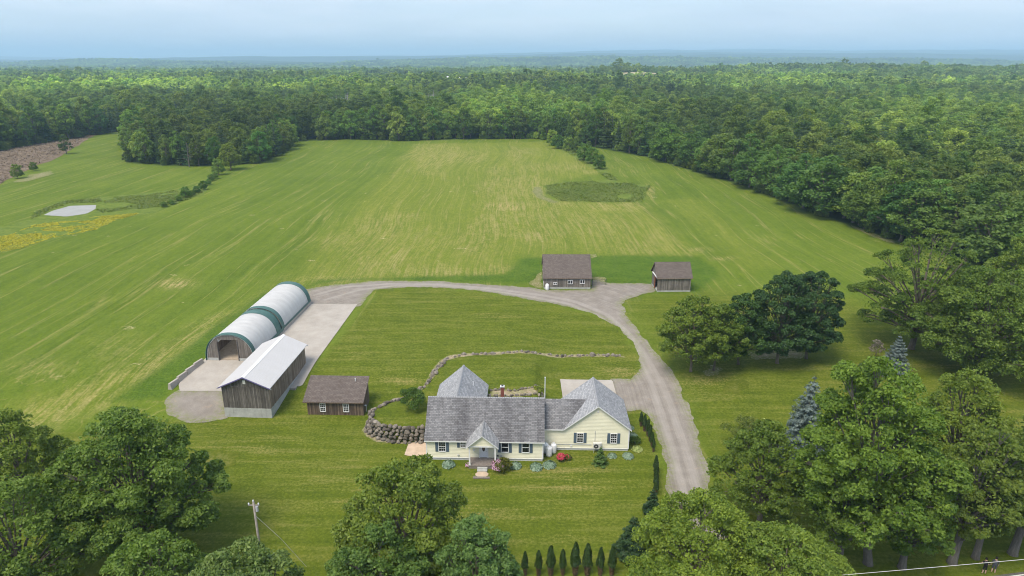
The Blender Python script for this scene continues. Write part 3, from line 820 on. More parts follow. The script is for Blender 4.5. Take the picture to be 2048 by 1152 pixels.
def build_ground():
    rows = list(np.arange(-120, 30, 15.0)) + list(np.arange(30, 74, 0.8)) + list(np.arange(74, 108, 0.5)) + list(np.arange(108, 140, 0.8))
    y = 140.0
    while y < 520: rows.append(y); y *= 1.006
    while y < 22000: rows.append(y); y *= 1.03
    rows = np.array(rows); nc = 430
    t = np.linspace(-1, 1, nc)
    W = np.maximum(0.95 * rows + 60, 120)
    X = t[None, :] * W[:, None]; Y = np.repeat(rows[:, None], nc, 1)
    Z = H0(X.ravel(), Y.ravel()).reshape(X.shape)
    n = len(rows)
    ii = (np.arange(n - 1)[:, None] * nc + np.arange(nc - 1)[None, :]).ravel()
    Q = np.stack([ii, ii + 1, ii + nc + 1, ii + nc], 1)
    me = fast_mesh('ground', np.stack([X, Y, Z], -1).reshape(-1, 3), Q, M['grassland'], smooth=True)
    x, yv, z = X.ravel(), Y.ravel(), Z.ravel()
    k = yv < 600
    zone = np.zeros((len(x), 4), np.float32); zone2 = np.zeros((len(x), 4), np.float32)
    zone[:, 3] = 1; zone2[:, 3] = 1
    xs, ys = x[k], yv[k]
    wob = (fbm(xs * 0.25, ys * 0.25, 3) - 0.5) * 3
    lawn = np.maximum(smv((sdf(xs, ys, LAWN1) + wob) / 2.5 + 0.5), smv((sdf(xs, ys, LAWN2) + wob) / 12 + 0.5))
    lush = np.zeros(len(xs))
    for p in LUSH: lush = np.maximum(lush, smv((sdf(xs, ys, p) + wob * 0.5) / 2.5 + 0.5))
    light = smv((sdf(xs, ys, LIGHT) + wob * 2) / 9 + 0.5) * (0.55 + 0.6 * fbm(xs * 0.06, ys * 0.015, 8)) * (1 - lush)
    st = smv((sdf(xs, ys, STRIP) + wob) / 6 + 0.5)
    tan = np.zeros(len(xs))
    for p in TAN: tan = np.maximum(tan, 0.85 * smv((sdf(xs, ys, p) + wob * 2) / 8 + 0.5))
    tan = np.maximum(tan, light * 0.75 * smv((fbm(xs * 0.05, ys * 0.02, 17) - 0.42) * 5))
    pxx, pyy = lookup_px(xs, ys, z[k])
    for (cx, cy, rx, ry, a) in SPOTS:
        d = ((pxx - cx) / rx) ** 2 + ((pyy - cy) / ry) ** 2
        tan = np.maximum(tan, a * np.exp(-d * (0.7 + 0.6 * fbm(xs * 0.4, ys * 0.4, 29))))
    zone[k, 0] = lawn; zone[k, 1] = np.clip(tan, 0, 1.6); zone[k, 2] = np.clip(light + st * 0.5, 0, 1)
    zone2[k, 0] = lush * 0.9
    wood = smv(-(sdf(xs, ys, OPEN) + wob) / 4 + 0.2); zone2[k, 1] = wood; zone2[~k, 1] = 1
    for nm, arr in (('zone', zone), ('zone2', zone2)):
        a = me.attributes.new(nm, 'FLOAT_COLOR', 'POINT'); a.data.foreach_set('color', arr.ravel())
    o = bpy.data.objects.new('ground', me); link(o); tag(o, 'mown green hayfield and lawn rolling to the wooded horizon', 'ground', None, 'structure')
build_ground()

GRAVEL = PX([(1434, 1060), (1428, 1000), (1418, 960), (1405, 910), (1390, 850), (1372, 800), (1352, 760), (1330, 725), (1300, 690), (1272, 655), (1252, 630), (1243, 610), (1250, 600), (1290, 588),
             (1312, 582), (1310, 570), (1280, 567), (1215, 566), (1195, 560), (1182, 562), (1182, 580), (1088, 581), (1075, 577), (1040, 573), (960, 569), (880, 563), (800, 562), (740, 563), (690, 568), (640, 573), (612, 580),
             (604, 596), (608, 613), (722, 613), (738, 591), (750, 580), (790, 576), (850, 574), (920, 578), (980, 585), (1040, 596), (1100, 607), (1150, 617), (1190, 630), (1220, 645), (1245, 662),
             (1265, 685), (1275, 705), (1281, 730), (1276, 750), (1262, 757), (1215, 757), (1215, 800), (1252, 822), (1283, 823), (1298, 832), (1310, 860), (1323, 900), (1332, 940), (1340, 1000), (1345, 1060)])
GRAVEL = GRAVEL[:1] + GRAVEL[1:-1] + [(19.4, 56.0)] + [(25.5, 56.0)]
RUT_LINES = [PX([(1400, 1000), (1372, 900), (1345, 820), (1325, 770), (1290, 710), (1255, 665), (1215, 630), (1150, 603), (1080, 590), (980, 577), (880, 569), (780, 568), (690, 574), (630, 590)]),
             PX([(1372, 1000), (1345, 900), (1322, 830), (1305, 770), (1280, 710), (1245, 672), (1200, 636), (1140, 609), (1060, 594), (970, 580), (880, 572), (790, 572), (720, 580), (650, 600)])]
def ruts(x, y):
    best = np.full(x.shape, 9.0)
    for ln in RUT_LINES:
        for a, b in zip(ln, ln[1:]):
            ex, ey = b[0] - a[0], b[1] - a[1]
            t = np.clip(((x - a[0]) * ex + (y - a[1]) * ey) / (ex * ex + ey * ey), 0, 1)
            best = np.minimum(best, np.hypot(x - a[0] - t * ex, y - a[1] - t * ey))
    return np.clip(1 - best / 0.75, 0, 1) * (0.4 + 0.8 * fbm(x * 0.3, y * 0.3, 4))
def lateral(x, y):
    best = np.full(x.shape, 1e9); sg = np.ones(x.shape); ln = RUT_LINES[0]
    for a, b in zip(ln, ln[1:]):
        ex, ey = b[0] - a[0], b[1] - a[1]
        t = np.clip(((x - a[0]) * ex + (y - a[1]) * ey) / (ex * ex + ey * ey), 0, 1)
        d = np.hypot(x - a[0] - t * ex, y - a[1] - t * ey); k = d < best
        best = np.where(k, d, best); sg = np.where(k, np.sign((x - a[0]) * ey - (y - a[1]) * ex), sg)
    return best * sg
sheet('driveway', GRAVEL, 0.5, 0.05, 'gravel', 0.7, 0.55, 2, 1.5, ruts=ruts, label='pale gravel driveway curving past the house to the barns', cat='driveway')
sheet('gravel_apron', PX([(326, 806), (352, 780), (405, 776), (456, 776), (458, 838), (420, 844), (372, 848), (338, 828)]), 0.5, 0.05, 'gravel', 0.5, 0.6, 6, 2.0, label='gravel apron in front of the metal roofed barn', cat='apron')
SLAB = [(-30.6, 127.3), (-41.6, 127.3), (-50.2, 127.3), (-49.7, 100.5), (-50.6, 93.6), (-49.6, 91.8), (-40.8, 91.8), (-40.6, 93.0), (-34.6, 93.0), (-31.7, 93.0)]
sheet('concrete_slab', SLAB, 0.5, 0.10, 'concrete', 0.0, label='broad pale concrete slab beside the fabric barn', cat='slab')
sheet('garage_pad', [(7.55, 84.5), (15.6, 84.5), (15.65, 96.4), (7.5, 96.6)], 0.5, 0.075, 'concrete', 0.0, label='concrete pad behind the garage wing', cat='pad')
sheet('road', [(-120, 20), (120, 20), (120, 65.2), (80, 59.5), (52, 55.25), (46.5, 54.35), (35, 53.0), (0, 48.3), (-40, 43.0), (-120, 33.0)], 1.0, 0.03, 'asphalt', 0.0, label='grey asphalt road below the roadside trees', cat='road')
ln = MB()
for a, b in zip([(-40, 42.7), (0, 48.0), (35, 52.7), (46.5, 54.05), (52, 54.95), (80, 59.2)], [(0, 48.0), (35, 52.7), (46.5, 54.05), (52, 54.95), (80, 59.2), (115, 64.2)]):
    ln.face([(a[0], a[1] - 0.14, 0.045), (b[0], b[1] - 0.14, 0.045), (b[0], b[1], 0.045), (a[0], a[1], 0.045)])
tag(ln.build('road_edge_line', 'line_paint'), 'worn white line painted along the road edge', 'road line', None, 'structure')
# bare earth under trees and at field corners
for nm, ptl, amp, lab in (('bare_patch', [(1500, 706), (1530, 699), (1600, 700), (1632, 708), (1600, 716), (1540, 721), (1508, 718)], 1.2, 'bare brown earth under the round dark maples'),
                          ('bare_patch', [(1405, 742), (1425, 731), (1440, 735), (1440, 748), (1410, 752)], 0.9, 'small bare patch beside the twin grey trunks'),
                          ('bare_patch', [(1440, 770), (1480, 757), (1512, 765), (1495, 782), (1450, 785)], 1.8, 'worn thin patch of lawn in front of the maples'),
                          ('bare_patch', [(1180, 509), (1193, 509), (1195, 514), (1183, 517)], 0.4, 'bare pale spot behind the larger barn'),
                          ('bare_patch', [(1060, 565), (1082, 546), (1084, 575), (1070, 576)], 1.0, 'trodden earth at the left end of the larger barn'),
                          ('bare_patch', [(1183, 553), (1212, 554), (1215, 567), (1184, 569)], 0.8, 'trodden earth by the paddock gate'),
                          ('bare_patch', [(1065, 376), (1080, 372), (1085, 392), (1120, 405), (1105, 408), (1075, 395)], 1.5, 'curved dirt wheel track round the rough patch'),
                          ('bare_patch', [(30, 365), (60, 350), (103, 343), (100, 350), (62, 362)], 2.0, 'bare dirt at the edge of the logged ground'),
                          ('bare_patch', [(1690, 447), (1735, 462), (1790, 482), (1788, 488), (1740, 472)], 0.8, 'dirt track along the right wood edge'),
                          ('bare_patch', [(400, 905), (445, 897), (490, 905), (470, 935), (420, 938), (395, 922)], 1.5, 'weedy bare patch in the front lawn')):
    sheet(nm, PX(ptl), 0.6 if ptl[0][1] > 480 else 1.6, 0.035 if ptl[0][1] > 480 else 0.06, 'worn_grass' if lab.startswith(('worn thin', 'weedy')) else 'bare_soil', amp, 0.5 if ptl[0][1] > 480 else 0.2, 11, 3.6 * (1 if ptl[0][1] > 480 else 3), label=lab, cat='bare ground')
# pond with its reedy rim, yellow flowers, rough patch in the field, logged ground
sheet('pond', PX([(90, 430), (110, 420), (140, 412), (192, 410), (193, 418), (175, 428), (130, 434)]), 1.2, 0.07, 'water', 0.8, 0.15, 3, label='small pale pond in the left field', cat='pond')
sheet('pond_meadow', PX([(60, 440), (100, 415), (190, 395), (330, 382), (420, 372), (400, 392), (330, 414), (310, 424), (250, 438), (170, 465), (110, 478), (60, 492), (0, 508), (-60, 525), (-60, 470)]), 1.6, 0.04, 'meadow', 2.0, 0.1, 5, 3, label='rough green meadow round the pond', cat='meadow')
sheet('rough_patch', PX([(1088, 372), (1130, 365), (1200, 362), (1215, 356), (1240, 364), (1300, 372), (1292, 388), (1285, 404), (1200, 404), (1125, 402), (1100, 390)]), 1.4, 0.045, 'meadow', 1.2, 0.15, 6, 3, label='uncut rough patch in the hayfield', cat='meadow')
sheet('field_divider', PX([(1096, 286), (1104, 284), (1150, 302), (1197, 330), (1224, 350), (1240, 362), (1216, 360), (1188, 338), (1136, 306)]), 1.6, 0.045, 'meadow', 1.0, 0.12, 7, 3, label='strip of rough grass dividing the two fields', cat='meadow')
sheet('logged_ground', PX([(-260, 345), (0, 300), (60, 290), (150, 274), (185, 264), (190, 270), (150, 296), (110, 318), (40, 345), (0, 372), (-260, 440)]), 1.8, 0.08, 'slash_ground', 2.0, 0.08, 9, 3, label='brown logged ground strewn with branches', cat='cleared ground')
FARC = [(195, 1390), (192, 1440), (215, 1480), (260, 1492), (300, 1478), (322, 1440), (318, 1390), (260, 1370)]
sheet('far_clearing', FARC, 8, 0.6, 'dry_field', 6, 0.01, 9, 20, label='distant tan clearing among the woods', cat='field')
sheet('far_lake', [(-2000, 5350), (-1800, 5250), (-1420, 5350), (-1500, 5600), (-1800, 5650)], 40, 12, 'water', 10, 0.01, 9, 20, hfun=lambda X, Y: np.full(X.shape, -8.0), label='thin glint of a distant lake', cat='lake')

def tufts(name, poly, n, hgt, mat, label, cat, seed, width=0.35, amp=0.0, dens=None, hvar=0.5):
    rng = np.random.default_rng(seed)
    xs = [p[0] for p in poly]; ys = [p[1] for p in poly]
    X = rng.uniform(min(xs), max(xs), n * 4); Y = rng.uniform(min(ys), max(ys), n * 4)
    k = sdf(X, Y, poly) + (fbm(X * 0.15, Y * 0.15, seed) - 0.5) * 2 * amp > 0
    if dens: k &= fbm(X * dens, Y * dens, seed + 1) > 0.44
    X, Y = X[k][:n], Y[k][:n]; m = len(X)
    hh = hgt * (1 - hvar + 2 * hvar * fbm(X * 0.25, Y * 0.25, seed + 3)) * (0.6 + 0.8 * rng.random(m))
    C = np.stack([X, Y, H0(X, Y) + hh * 0.35], 1)
    N_ = np.stack([rng.normal(size=m), rng.normal(size=m), np.abs(rng.normal(size=m)) * 0.6 + 1.1], 1)
    lv = np.clip(0.5 * fbm(X * 0.12, Y * 0.12, seed + 7) + 0.5 * rng.random(m), 0, 1)
    me = leaves_mesh(name, C, N_, hh * 0.6, rng, M[mat], asp=width / hgt, lv=lv)
    o = bpy.data.objects.new(name, me); link(o); tag(o, label, cat, None, 'stuff')
tufts('rough_grass', PX([(1088, 372), (1130, 365), (1200, 362), (1215, 356), (1240, 364), (1300, 372), (1292, 388), (1285, 404), (1200, 404), (1125, 402), (1100, 390)]), 9000, 0.55, 'tall_grass', 'tall uncut grass on the rough patch in the field', 'grass', 3, 0.3, 2.0, 0.1)
tufts('divider_grass', PX([(1096, 286), (1104, 284), (1150, 302), (1197, 330), (1224, 350), (1240, 362), (1216, 360), (1188, 338), (1136, 306)]), 2600, 0.6, 'tall_grass', 'tall grass along the strip between the fields', 'grass', 4, 0.4, 0.5, 0.12)
tufts('pond_reeds', PX([(200, 414), (205, 396), (330, 384), (400, 374), (395, 392), (330, 412), (250, 424), (205, 428)]), 5000, 0.45, 'tall_grass', 'reeds and tall grass right of the pond', 'reeds', 5, 0.35, 2.5, 0.09, hvar=0.4)
tufts('pond_rim_grass', PX([(200, 396), (205, 405), (140, 408), (105, 417), (78, 432), (60, 440), (70, 424), (125, 403)]), 1300, 0.45, 'tall_grass', 'tall grass on the far bank of the pond', 'reeds', 9, 0.35, 0.6, hvar=0.4)
tufts('yellow_flowers', PX([(60, 450), (130, 442), (200, 436), (310, 420), (250, 436), (170, 462), (110, 475), (60, 490), (0, 505), (-60, 520), (-60, 485), (20, 470)]), 15000, 0.22, 'flower_yellow', 'drift of yellow wildflowers beside the pond', 'flowers', 6, 0.2, 3.5, 0.22)
tufts('slash_branches', PX([(-200, 340), (0, 303), (60, 292), (150, 277), (183, 266), (150, 293), (110, 315), (40, 342), (0, 368), (-200, 430)]), 9000, 1.0, 'slash_wood', 'litter of cut branches on the logged ground', 'branches', 7, 0.16, 1.0)

# ================================================================== BUILDINGS
def local_pt(o, x, y):
    c, s = math.cos(o[2]), math.sin(o[2]); return (o[0] + x * c - y * s, o[1] + x * s + y * c)

# ---------------------------------------------------------------- the yellow house
HY = R(-1.6)
HO = (-10.74, 74.97, HY)
house = empty('yellow_house', (HO[0], HO[1], 0), HY)
tag(house, 'long pale yellow single-storey house with grey shingle roofs and blue-grey shutters', 'house')
W1, D1, E1, RG1 = 14.6, 8.6, 3.12, 6.55
GX0, GX1, GY0, GY1, GE, GR = 17.55, 25.65, 2.7, 10.5, 3.3, 6.45

def solid(name, mat, boxes, parent):
    mb = MB()
    for b in boxes: mb.box(*b)
    return mb.build(name, mat, parent)

# concrete base
solid('foundation', 'base_grey', [(0.02, 0.02, -0.4, W1 - 0.02, D1, 0.38)], house)
solid('foundation', 'base_grey', [(W1 - 0.02, GY0 + 0.02, -0.4, GX1 - 0.02, GY1, 0.36)], house)
# main walls
mb = MB()
gs = (RG1 - E1) / (D1 / 2)
def gable(L, z_e, z_r, inset=0.0):
    def f(z):
        if z <= z_e: return (0, L)
        k = (z - z_e) / (z_r - z_e) * L / 2
        return (k, L - k)
    return f
lap_wall(mb, (0, 0), (W1, 0), 0.36, E1)
lap_wall(mb, (W1, 0), (W1, D1), 0.36, RG1 - 0.15, gable(D1, E1, RG1 - 0.15))
lap_wall(mb, (W1, D1), (0, D1), 0.36, E1)
lap_wall(mb, (0, D1), (0, 0), 0.36, RG1 - 0.15, gable(D1, E1, RG1 - 0.15))
mb.build('wall', 'siding', house)
mb = MB()
lap_wall(mb, (W1 - 0.3, GY0), (GX0 + 0.1, GY0), 0.34, GE)
lap_wall(mb, (GX0 + 0.1, GY0), (GX1, GY0), 0.34, GR - 0.12, gable(GX1 - GX0 - 0.1, GE, GR - 0.12))
lap_wall(mb, (GX1, GY0), (GX1, GY1), 0.34, GE)
lap_wall(mb, (GX1, GY1), (GX0, GY1), 0.34, GR - 0.12, gable(GX1 - GX0, GE, GR - 0.12))
lap_wall(mb, (GX0, GY1), (GX0, 9.4), 0.34, GE)
lap_wall(mb, (GX0, 9.4), (W1, 9.4), 0.34, GE)
mb.build('wall', 'siding', house)
RW0, RW1, RWY = 0.05, 6.65, 14.8
mb = MB()
lap_wall(mb, (RW1, D1), (RW1, RWY), 0.6, 3.15)
lap_wall(mb, (RW1, RWY), (RW0, RWY), 0.6, 6.0, gable(RW1 - RW0, 3.15, 6.0))
lap_wall(mb, (RW0, RWY), (RW0, D1), 0.6, 3.15)
mb.build('wall', 'siding', house)
# corner boards, frieze
mb = MB()
for x, y in ((0, 0), (W1, 0), (GX1, GY0)):
    mb.box(x - 0.07, y - 0.05, 0.3, x + 0.07, y + 0.09, (E1 if y == 0 else GE) - 0.04)
mb.box(0.08, -0.045, E1 - 0.2, 5.4, -0.02, E1 - 0.02); mb.box(9.0, -0.045, E1 - 0.2, W1 - 0.08, -0.02, E1 - 0.02)
mb.box(W1, GY0 - 0.045, GE - 0.2, GX0, GY0 - 0.02, GE - 0.02)
mb.box(0.0, -0.06, 0.30, W1, -0.032, 0.40); mb.box(W1, GY0 - 0.06, 0.29, GX1, GY0 - 0.032, 0.38)
mb.build('corner_board', 'white_trim', house)
# roofs
ov, og = 0.38, 0.22
zf = E1 + 0.08 - ov * gs * 0.9
roof_plane('roof', [(-og, -ov, zf), (W1 + og, -ov, zf), (W1 + og, D1 / 2, RG1 + 0.1), (-og, D1 / 2, RG1 + 0.1)], 'shingle_old', house, 0.17, 'white_trim')
roof_plane('roof', [(W1 + og, D1 + ov, zf), (-og, D1 + ov, zf), (-og, D1 / 2, RG1 + 0.1), (W1 + og, D1 / 2, RG1 + 0.1)], 'shingle_old', house, 0.17, 'white_trim')
gc = (GX0 + GX1) / 2
gsl = (GR - GE) / ((GX1 - GX0) / 2)
gz = GE + 0.06 - 0.3 * gsl * 0.9
roof_plane('roof', [(GX1 + 0.3, GY0 - 0.3, gz), (GX1 + 0.3, GY1 + 0.3, gz), (gc, GY1 + 0.3, GR + 0.1), (gc, GY0 - 0.3, GR + 0.1)], 'shingle_grey', house, 0.17, 'white_trim')
roof_plane('roof', [(GX0 - 0.3, GY1 + 0.3, gz), (GX0 - 0.3, GY0 - 0.3, gz), (gc, GY0 - 0.3, GR + 0.1), (gc, GY1 + 0.3, GR + 0.1)], 'shingle_grey', house, 0.17, 'white_trim')
by = 6.05; bz = 5.62
roof_plane('roof', [(W1 + 0.02, GY0 - 0.3, GE - 0.12), (GX0 - 0.25, GY0 - 0.3, GE - 0.12), (20.62, by, bz), (W1 + 0.02, by, bz)], 'shingle_old', house, 0.17, 'white_trim')
roof_plane('roof', [(GX0 + 0.4, 9.7, GE - 0.12), (W1 + 0.02, 9.7, GE - 0.12), (W1 + 0.02, by, bz), (20.62, by, bz)], 'shingle_old', house, 0.17, 'white_trim')
rc = (RW0 + RW1) / 2; rz_ = 3.15 + 0.06 - 0.27 * (2.9 / 3.3)
roof_plane('roof', [(RW1 + 0.27, D1 - 3.0, rz_), (RW1 + 0.27, RWY + 0.3, rz_), (rc, RWY + 0.3, 6.12), (rc, D1 - 3.9, 6.12)], 'shingle_grey', house, 0.17, 'white_trim')
roof_plane('roof', [(RW0 - 0.27, RWY + 0.3, rz_), (RW0 - 0.27, D1 - 3.0, rz_), (rc, D1 - 3.9, 6.12), (rc, RWY + 0.3, 6.12)], 'shingle_grey', house, 0.17, 'white_trim')
# ridge caps
def ridge_cap(p, q, mat, parent, w=0.17):
    p = Vector(p); q = Vector(q); d = (q - p).normalized(); s = Vector((-d.y, d.x, 0)) * w
    mb = MB(); n = int((q - p).length / 0.3)
    for i in range(n):
        a = p + (q - p) * (i / n); b = p + (q - p) * ((i + 0.96) / n); up = Vector((0, 0, 0.045)); dn = Vector((0, 0, -0.07))
        t = random.random()
        mb.face([a + s + dn, b + s + dn, b + up, a + up], t, [(0.02, 0.03), (0.3, 0.03), (0.3, 0.15), (0.02, 0.15)])
        mb.face([a + up, b + up, b - s + dn, a - s + dn], t, [(0.02, 0.03), (0.3, 0.03), (0.3, 0.15), (0.02, 0.15)])
    return mb.build('ridge_cap', mat, parent)
random.seed(4)
ridge_cap((-og, D1 / 2, RG1 + 0.11), (W1 + og, D1 / 2, RG1 + 0.11), 'shingle_grey', house, 0.13)
ridge_cap((gc, GY0 - 0.3, GR + 0.11), (gc, GY1 + 0.3, GR + 0.11), 'shingle_grey', house)
ridge_cap((rc, D1 - 2.4, 6.13), (rc, RWY + 0.3, 6.13), 'shingle_grey', house)
# porch
PC, PW, PY = 7.15, 3.3, -1.85
mb = MB()
nb = 13
for i in range(nb):
    y0 = PY - 0.05 + i * (-PY - 0.0) / nb
    mb.box(PC - PW / 2 - 0.1, y0 + 0.006, 0.40, PC + PW / 2 + 0.1, y0 - PY / nb - 0.006, 0.46, random.random())
mb.build('porch_floor', 'deck', house)
solid('porch_skirt', 'deck', [(PC - PW / 2 - 0.06, PY - 0.02, -0.1, PC + PW / 2 + 0.06, PY + 0.03, 0.398), (PC - PW / 2 - 0.06, PY + 0.03, -0.1, PC - PW / 2, -0.04, 0.398), (PC + PW / 2, PY + 0.03, -0.1, PC + PW / 2 + 0.06, -0.04, 0.398)], house)
for s in (-1, 1):
    mb = MB(); x = PC + s * (PW / 2 - 0.07)
    mb.box(x - 0.085, PY, 0.462, x + 0.085, PY + 0.17, 3.0); mb.box(x - 0.12, PY - 0.035, 0.463, x + 0.12, PY + 0.205, 0.62); mb.box(x - 0.12, PY - 0.035, 2.86, x + 0.12, PY + 0.205, 3.001)
    mb.build('porch_post', 'white_trim', house)
pe, pr_ = 3.02, 4.72; psl = (pr_ - pe) / (PW / 2 + 0.32)
mb = MB(); mb.box(PC - PW / 2, PY - 0.02, 3.002, PC + PW / 2, PY + 0.16, 3.2); mb.build('porch_beam', 'white_trim', house)
mb = MB(); lap_wall(mb, (PC - PW / 2 - 0.05, PY + 0.02), (PC + PW / 2 + 0.05, PY + 0.02), 3.2, pr_ - 0.2, gable(PW + 0.1, 3.2, pr_ - 0.1)); mb.build('porch_gable', 'siding', house)
for s in (-1, 1):
    xe = PC + s * (PW / 2 + 0.36); yb = (pr_ - zf) / gs * 0.92 - ov + 0.15; ye = (pe - zf) / gs - ov + 0.1
    pts = [(xe, PY - 0.25, pe), (xe, max(ye, -0.2), pe), (PC, yb, pr_ + 0.02), (PC, PY - 0.25, pr_ + 0.02)]
    if s < 0: pts = [pts[1], pts[0], pts[3], pts[2]]
    roof_plane('porch_roof', pts, 'shingle_porch', house, 0.14, 'white_trim')
ridge_cap((PC, PY - 0.25, pr_ + 0.03), (PC, (pr_ - zf) / gs * 0.92 - ov, pr_ + 0.03), 'shingle_porch', house, 0.14)
# front door with an oval light
mb = MB(); mb.box(PC - 0.42, -0.075, 0.5, PC + 0.5, -0.035, 2.5); dr = mb.build('front_door', 'door_white', house)
mb = MB()
for a, b, c, d in ((-0.55, -0.42, 0.46, 2.62), (0.5, 0.63, 0.46, 2.62), (-0.42, 0.5, 2.5, 2.62)): mb.box(PC + a, -0.11, c, PC + b, -0.03, d)
mb.build('door_frame', 'white_trim', dr)
mb = MB(); cx, cz = PC + 0.04, 1.78
mb.prism([(cx + 0.19 * math.cos(a), -0.092, cz + 0.44 * math.sin(a)) for a in [i * math.pi / 9 for i in range(18)]], (0, 0.016, 0)); mb.build('oval_light', 'bronze_glass', dr)
mb = MB(); mb.lathe((PC + 0.4, -0.12, 1.35), [(0.02, -0.04), (0.035, 0.0), (0.02, 0.04)], 8); mb.build('door_knob', 'pipe_grey', dr)
# steps and path
mb = MB(); mb.box(PC - 0.62, PY - 0.38, 0.0, PC + 0.62, PY - 0.06, 0.31); mb.box(PC - 0.62, PY - 0.70, 0.0, PC + 0.62, PY - 0.382, 0.16); mb.build('porch_steps', 'foundation', house)
hp = lambda x, y: local_pt(HO, x, y)
sheet('front_path', [hp(PC - 0.78, -3.7), hp(PC + 0.8, -3.7), hp(PC + 0.8, -2.56), hp(PC - 0.78, -2.56)], 0.4, 0.06, 'patio', label='short tan path slab below the porch steps', cat='path')
sheet('side_patio', [(-13.75, 75.8), (-10.9, 75.4), (-10.9, 78.95), (-13.6, 78.85)], 0.5, 0.08, 'patio', label='tan patio slab at the left end of the house', cat='patio')
mb = MB(); mb.box(PC - 1.0, -4.02, 0.0, PC + 1.0, -3.72, 0.15); o = mb.build('stone_step', 'deck'); o.location = (HO[0], HO[1], 0); o.rotation_euler = (0, 0, HY)
tag(o, 'low grey stone step at the foot of the front path', 'step')
# windows
for x, z0, z1, w, sh in ((1.98, 1.22, 2.72, 0.95, 0.36), (4.62, 1.85, 2.72, 0.80, 0.33), (9.85, 1.22, 2.72, 0.98, 0.36), (12.45, 1.22, 2.72, 0.98, 0.36)):
    window(house, x, 0, z0, z1, w, 3 if x < 6 else 0, 2, sh)
for x in (19.42, 23.72): window(house, x, GY0, 1.12, 2.58, 0.88, 3, 2, 0.36)
# gable vent, wall light, small wall vents
mb = MB(); mb.prism([(gc - 0.14, GY0 - 0.07, 5.55), (gc + 0.14, GY0 - 0.07, 5.55), (gc, GY0 - 0.07, 5.85)], (0, 0.04, 0)); mb.build('gable_vent', 'white_trim', house)
for x, y, z, m in ((4.0, -0.05, 0.75, 'pipe_grey'), (8.95, -0.05, 0.75, 'dark_metal'), (9.4, -0.05, 0.72, 'pipe_grey'), (18.3, GY0 - 0.05, 0.68, 'white_trim'), (5.98, -0.05, 1.5, 'white_trim')):
    solid('wall_vent', m, [(x - 0.11, y - 0.07, z - 0.1, x + 0.11, y, z + 0.1)], house)
solid('cable_conduit', 'pipe_grey', [(15.6, GY0 - 0.075, 0.86, 20.9, GY0 - 0.032, 0.9), (21.3, GY0 - 0.075, 1.45, 21.35, GY0 - 0.032, 2.9)], house)
# chimney and vents behind the ridge
mb = MB(); mb.box(9.05, 6.65, 3.0, 9.5, 7.1, 6.9); ch = mb.build('chimney', 'brick_red', house)
solid('chimney_cap', 'base_grey', [(8.99, 6.59, 6.901, 9.56, 7.16, 6.98)], ch); solid('flue', 'dark_metal', [(9.15, 6.75, 6.981, 9.4, 7.0, 7.12)], ch)
mb = MB(); mb.tube([(14.95, 8.2, 2.0), (14.95, 8.2, 7.6)], 0.055, 8); mb.tube([(14.95, 8.2, 7.6), (14.95, 8.2, 7.7)], 0.085, 8); mb.build('vent_pipe', 'white_trim', house)
mb = MB(); mb.tube([(5.0, 11.5, 4.3), (5.0, 11.5, 5.35)], 0.05, 8); mb.build('roof_pipe', 'white_trim', house)
# heat pump on its bracket
hp_e = empty('heat_pump', (*hp(21.55, GY0 - 0.5), 0), HY); tag(hp_e, 'boxy cream heat pump outdoor unit on the garage wing wall', 'heat pump')
solid('housing', 'appliance', [(-0.47, -0.17, 0.62, 0.47, 0.19, 1.42)], hp_e)
mb = MB()
for r0 in (0.30, 0.22, 0.13): mb.prism([(-0.1 + r0 * math.cos(a), -0.195 - 0.004 * (0.3 - r0) * 10, 1.02 + r0 * math.sin(a)) for a in [i * math.pi / 10 for i in range(20)]], (0, 0.02, 0))
mb.build('fan_grille', 'dark_metal', hp_e)
solid('hub', 'appliance', [(-0.17, -0.225, 0.95, -0.03, -0.2, 1.09)], hp_e)
for s_b in (-0.37, 0.37): solid('bracket', 'pipe_grey', [(s_b - 0.03, -0.15, 0.54, s_b + 0.03, 0.42, 0.61), (s_b - 0.02, -0.1, 0.0, s_b + 0.02, -0.06, 0.54)], hp_e)
solid('line_cover', 'white_trim', [(0.5, 0.1, 0.9, 0.62, 0.42, 1.3)], hp_e)

def gas_tank(x, y, h, r, label, group=None):
    e = empty('propane_tank', (x, y, hz(x, y)))
    tag(e, label, 'propane tank', group)
    mb = MB(); mb.lathe((0, 0, 0), [(r * 0.8, 0.0), (r * 0.82, 0.1), (r * 0.96, 0.14), (r, 0.24), (r, h * 0.80), (r * 0.93, h * 0.87), (r * 0.72, h * 0.93), (r * 0.4, h * 0.965), (0.02, h * 0.97)], 22); mb.build('body', 'tank_white', e, True)
    mb = MB(); mb.tube([(0, 0, h * 0.93), (0, 0, h * 1.06)], r * 0.42, 14); mb.build('collar', 'tank_white', e, True)
    mb = MB(); mb.tube([(0, 0, h * 1.06), (0, 0, h * 1.09)], r * 0.2, 8); mb.build('valve', 'pipe_grey', e)
gas_tank(4.72, 75.75, 1.42, 0.39, 'front white propane tank of the three beside the house')
gas_tank(4.32, 76.55, 1.42, 0.39, 'rear left white propane tank against the main house wall')
gas_tank(5.32, 76.5, 1.42, 0.39, 'rear right white propane tank under the wing wall')

# ---------------------------------------------------------------- gabled or lean-to board buildings
def yaw_pt(o, yaw, x, y): return (o[0] + x * math.cos(yaw) - y * math.sin(yaw), o[1] + x * math.sin(yaw) + y * math.cos(yaw))

rnd = random.Random(7)
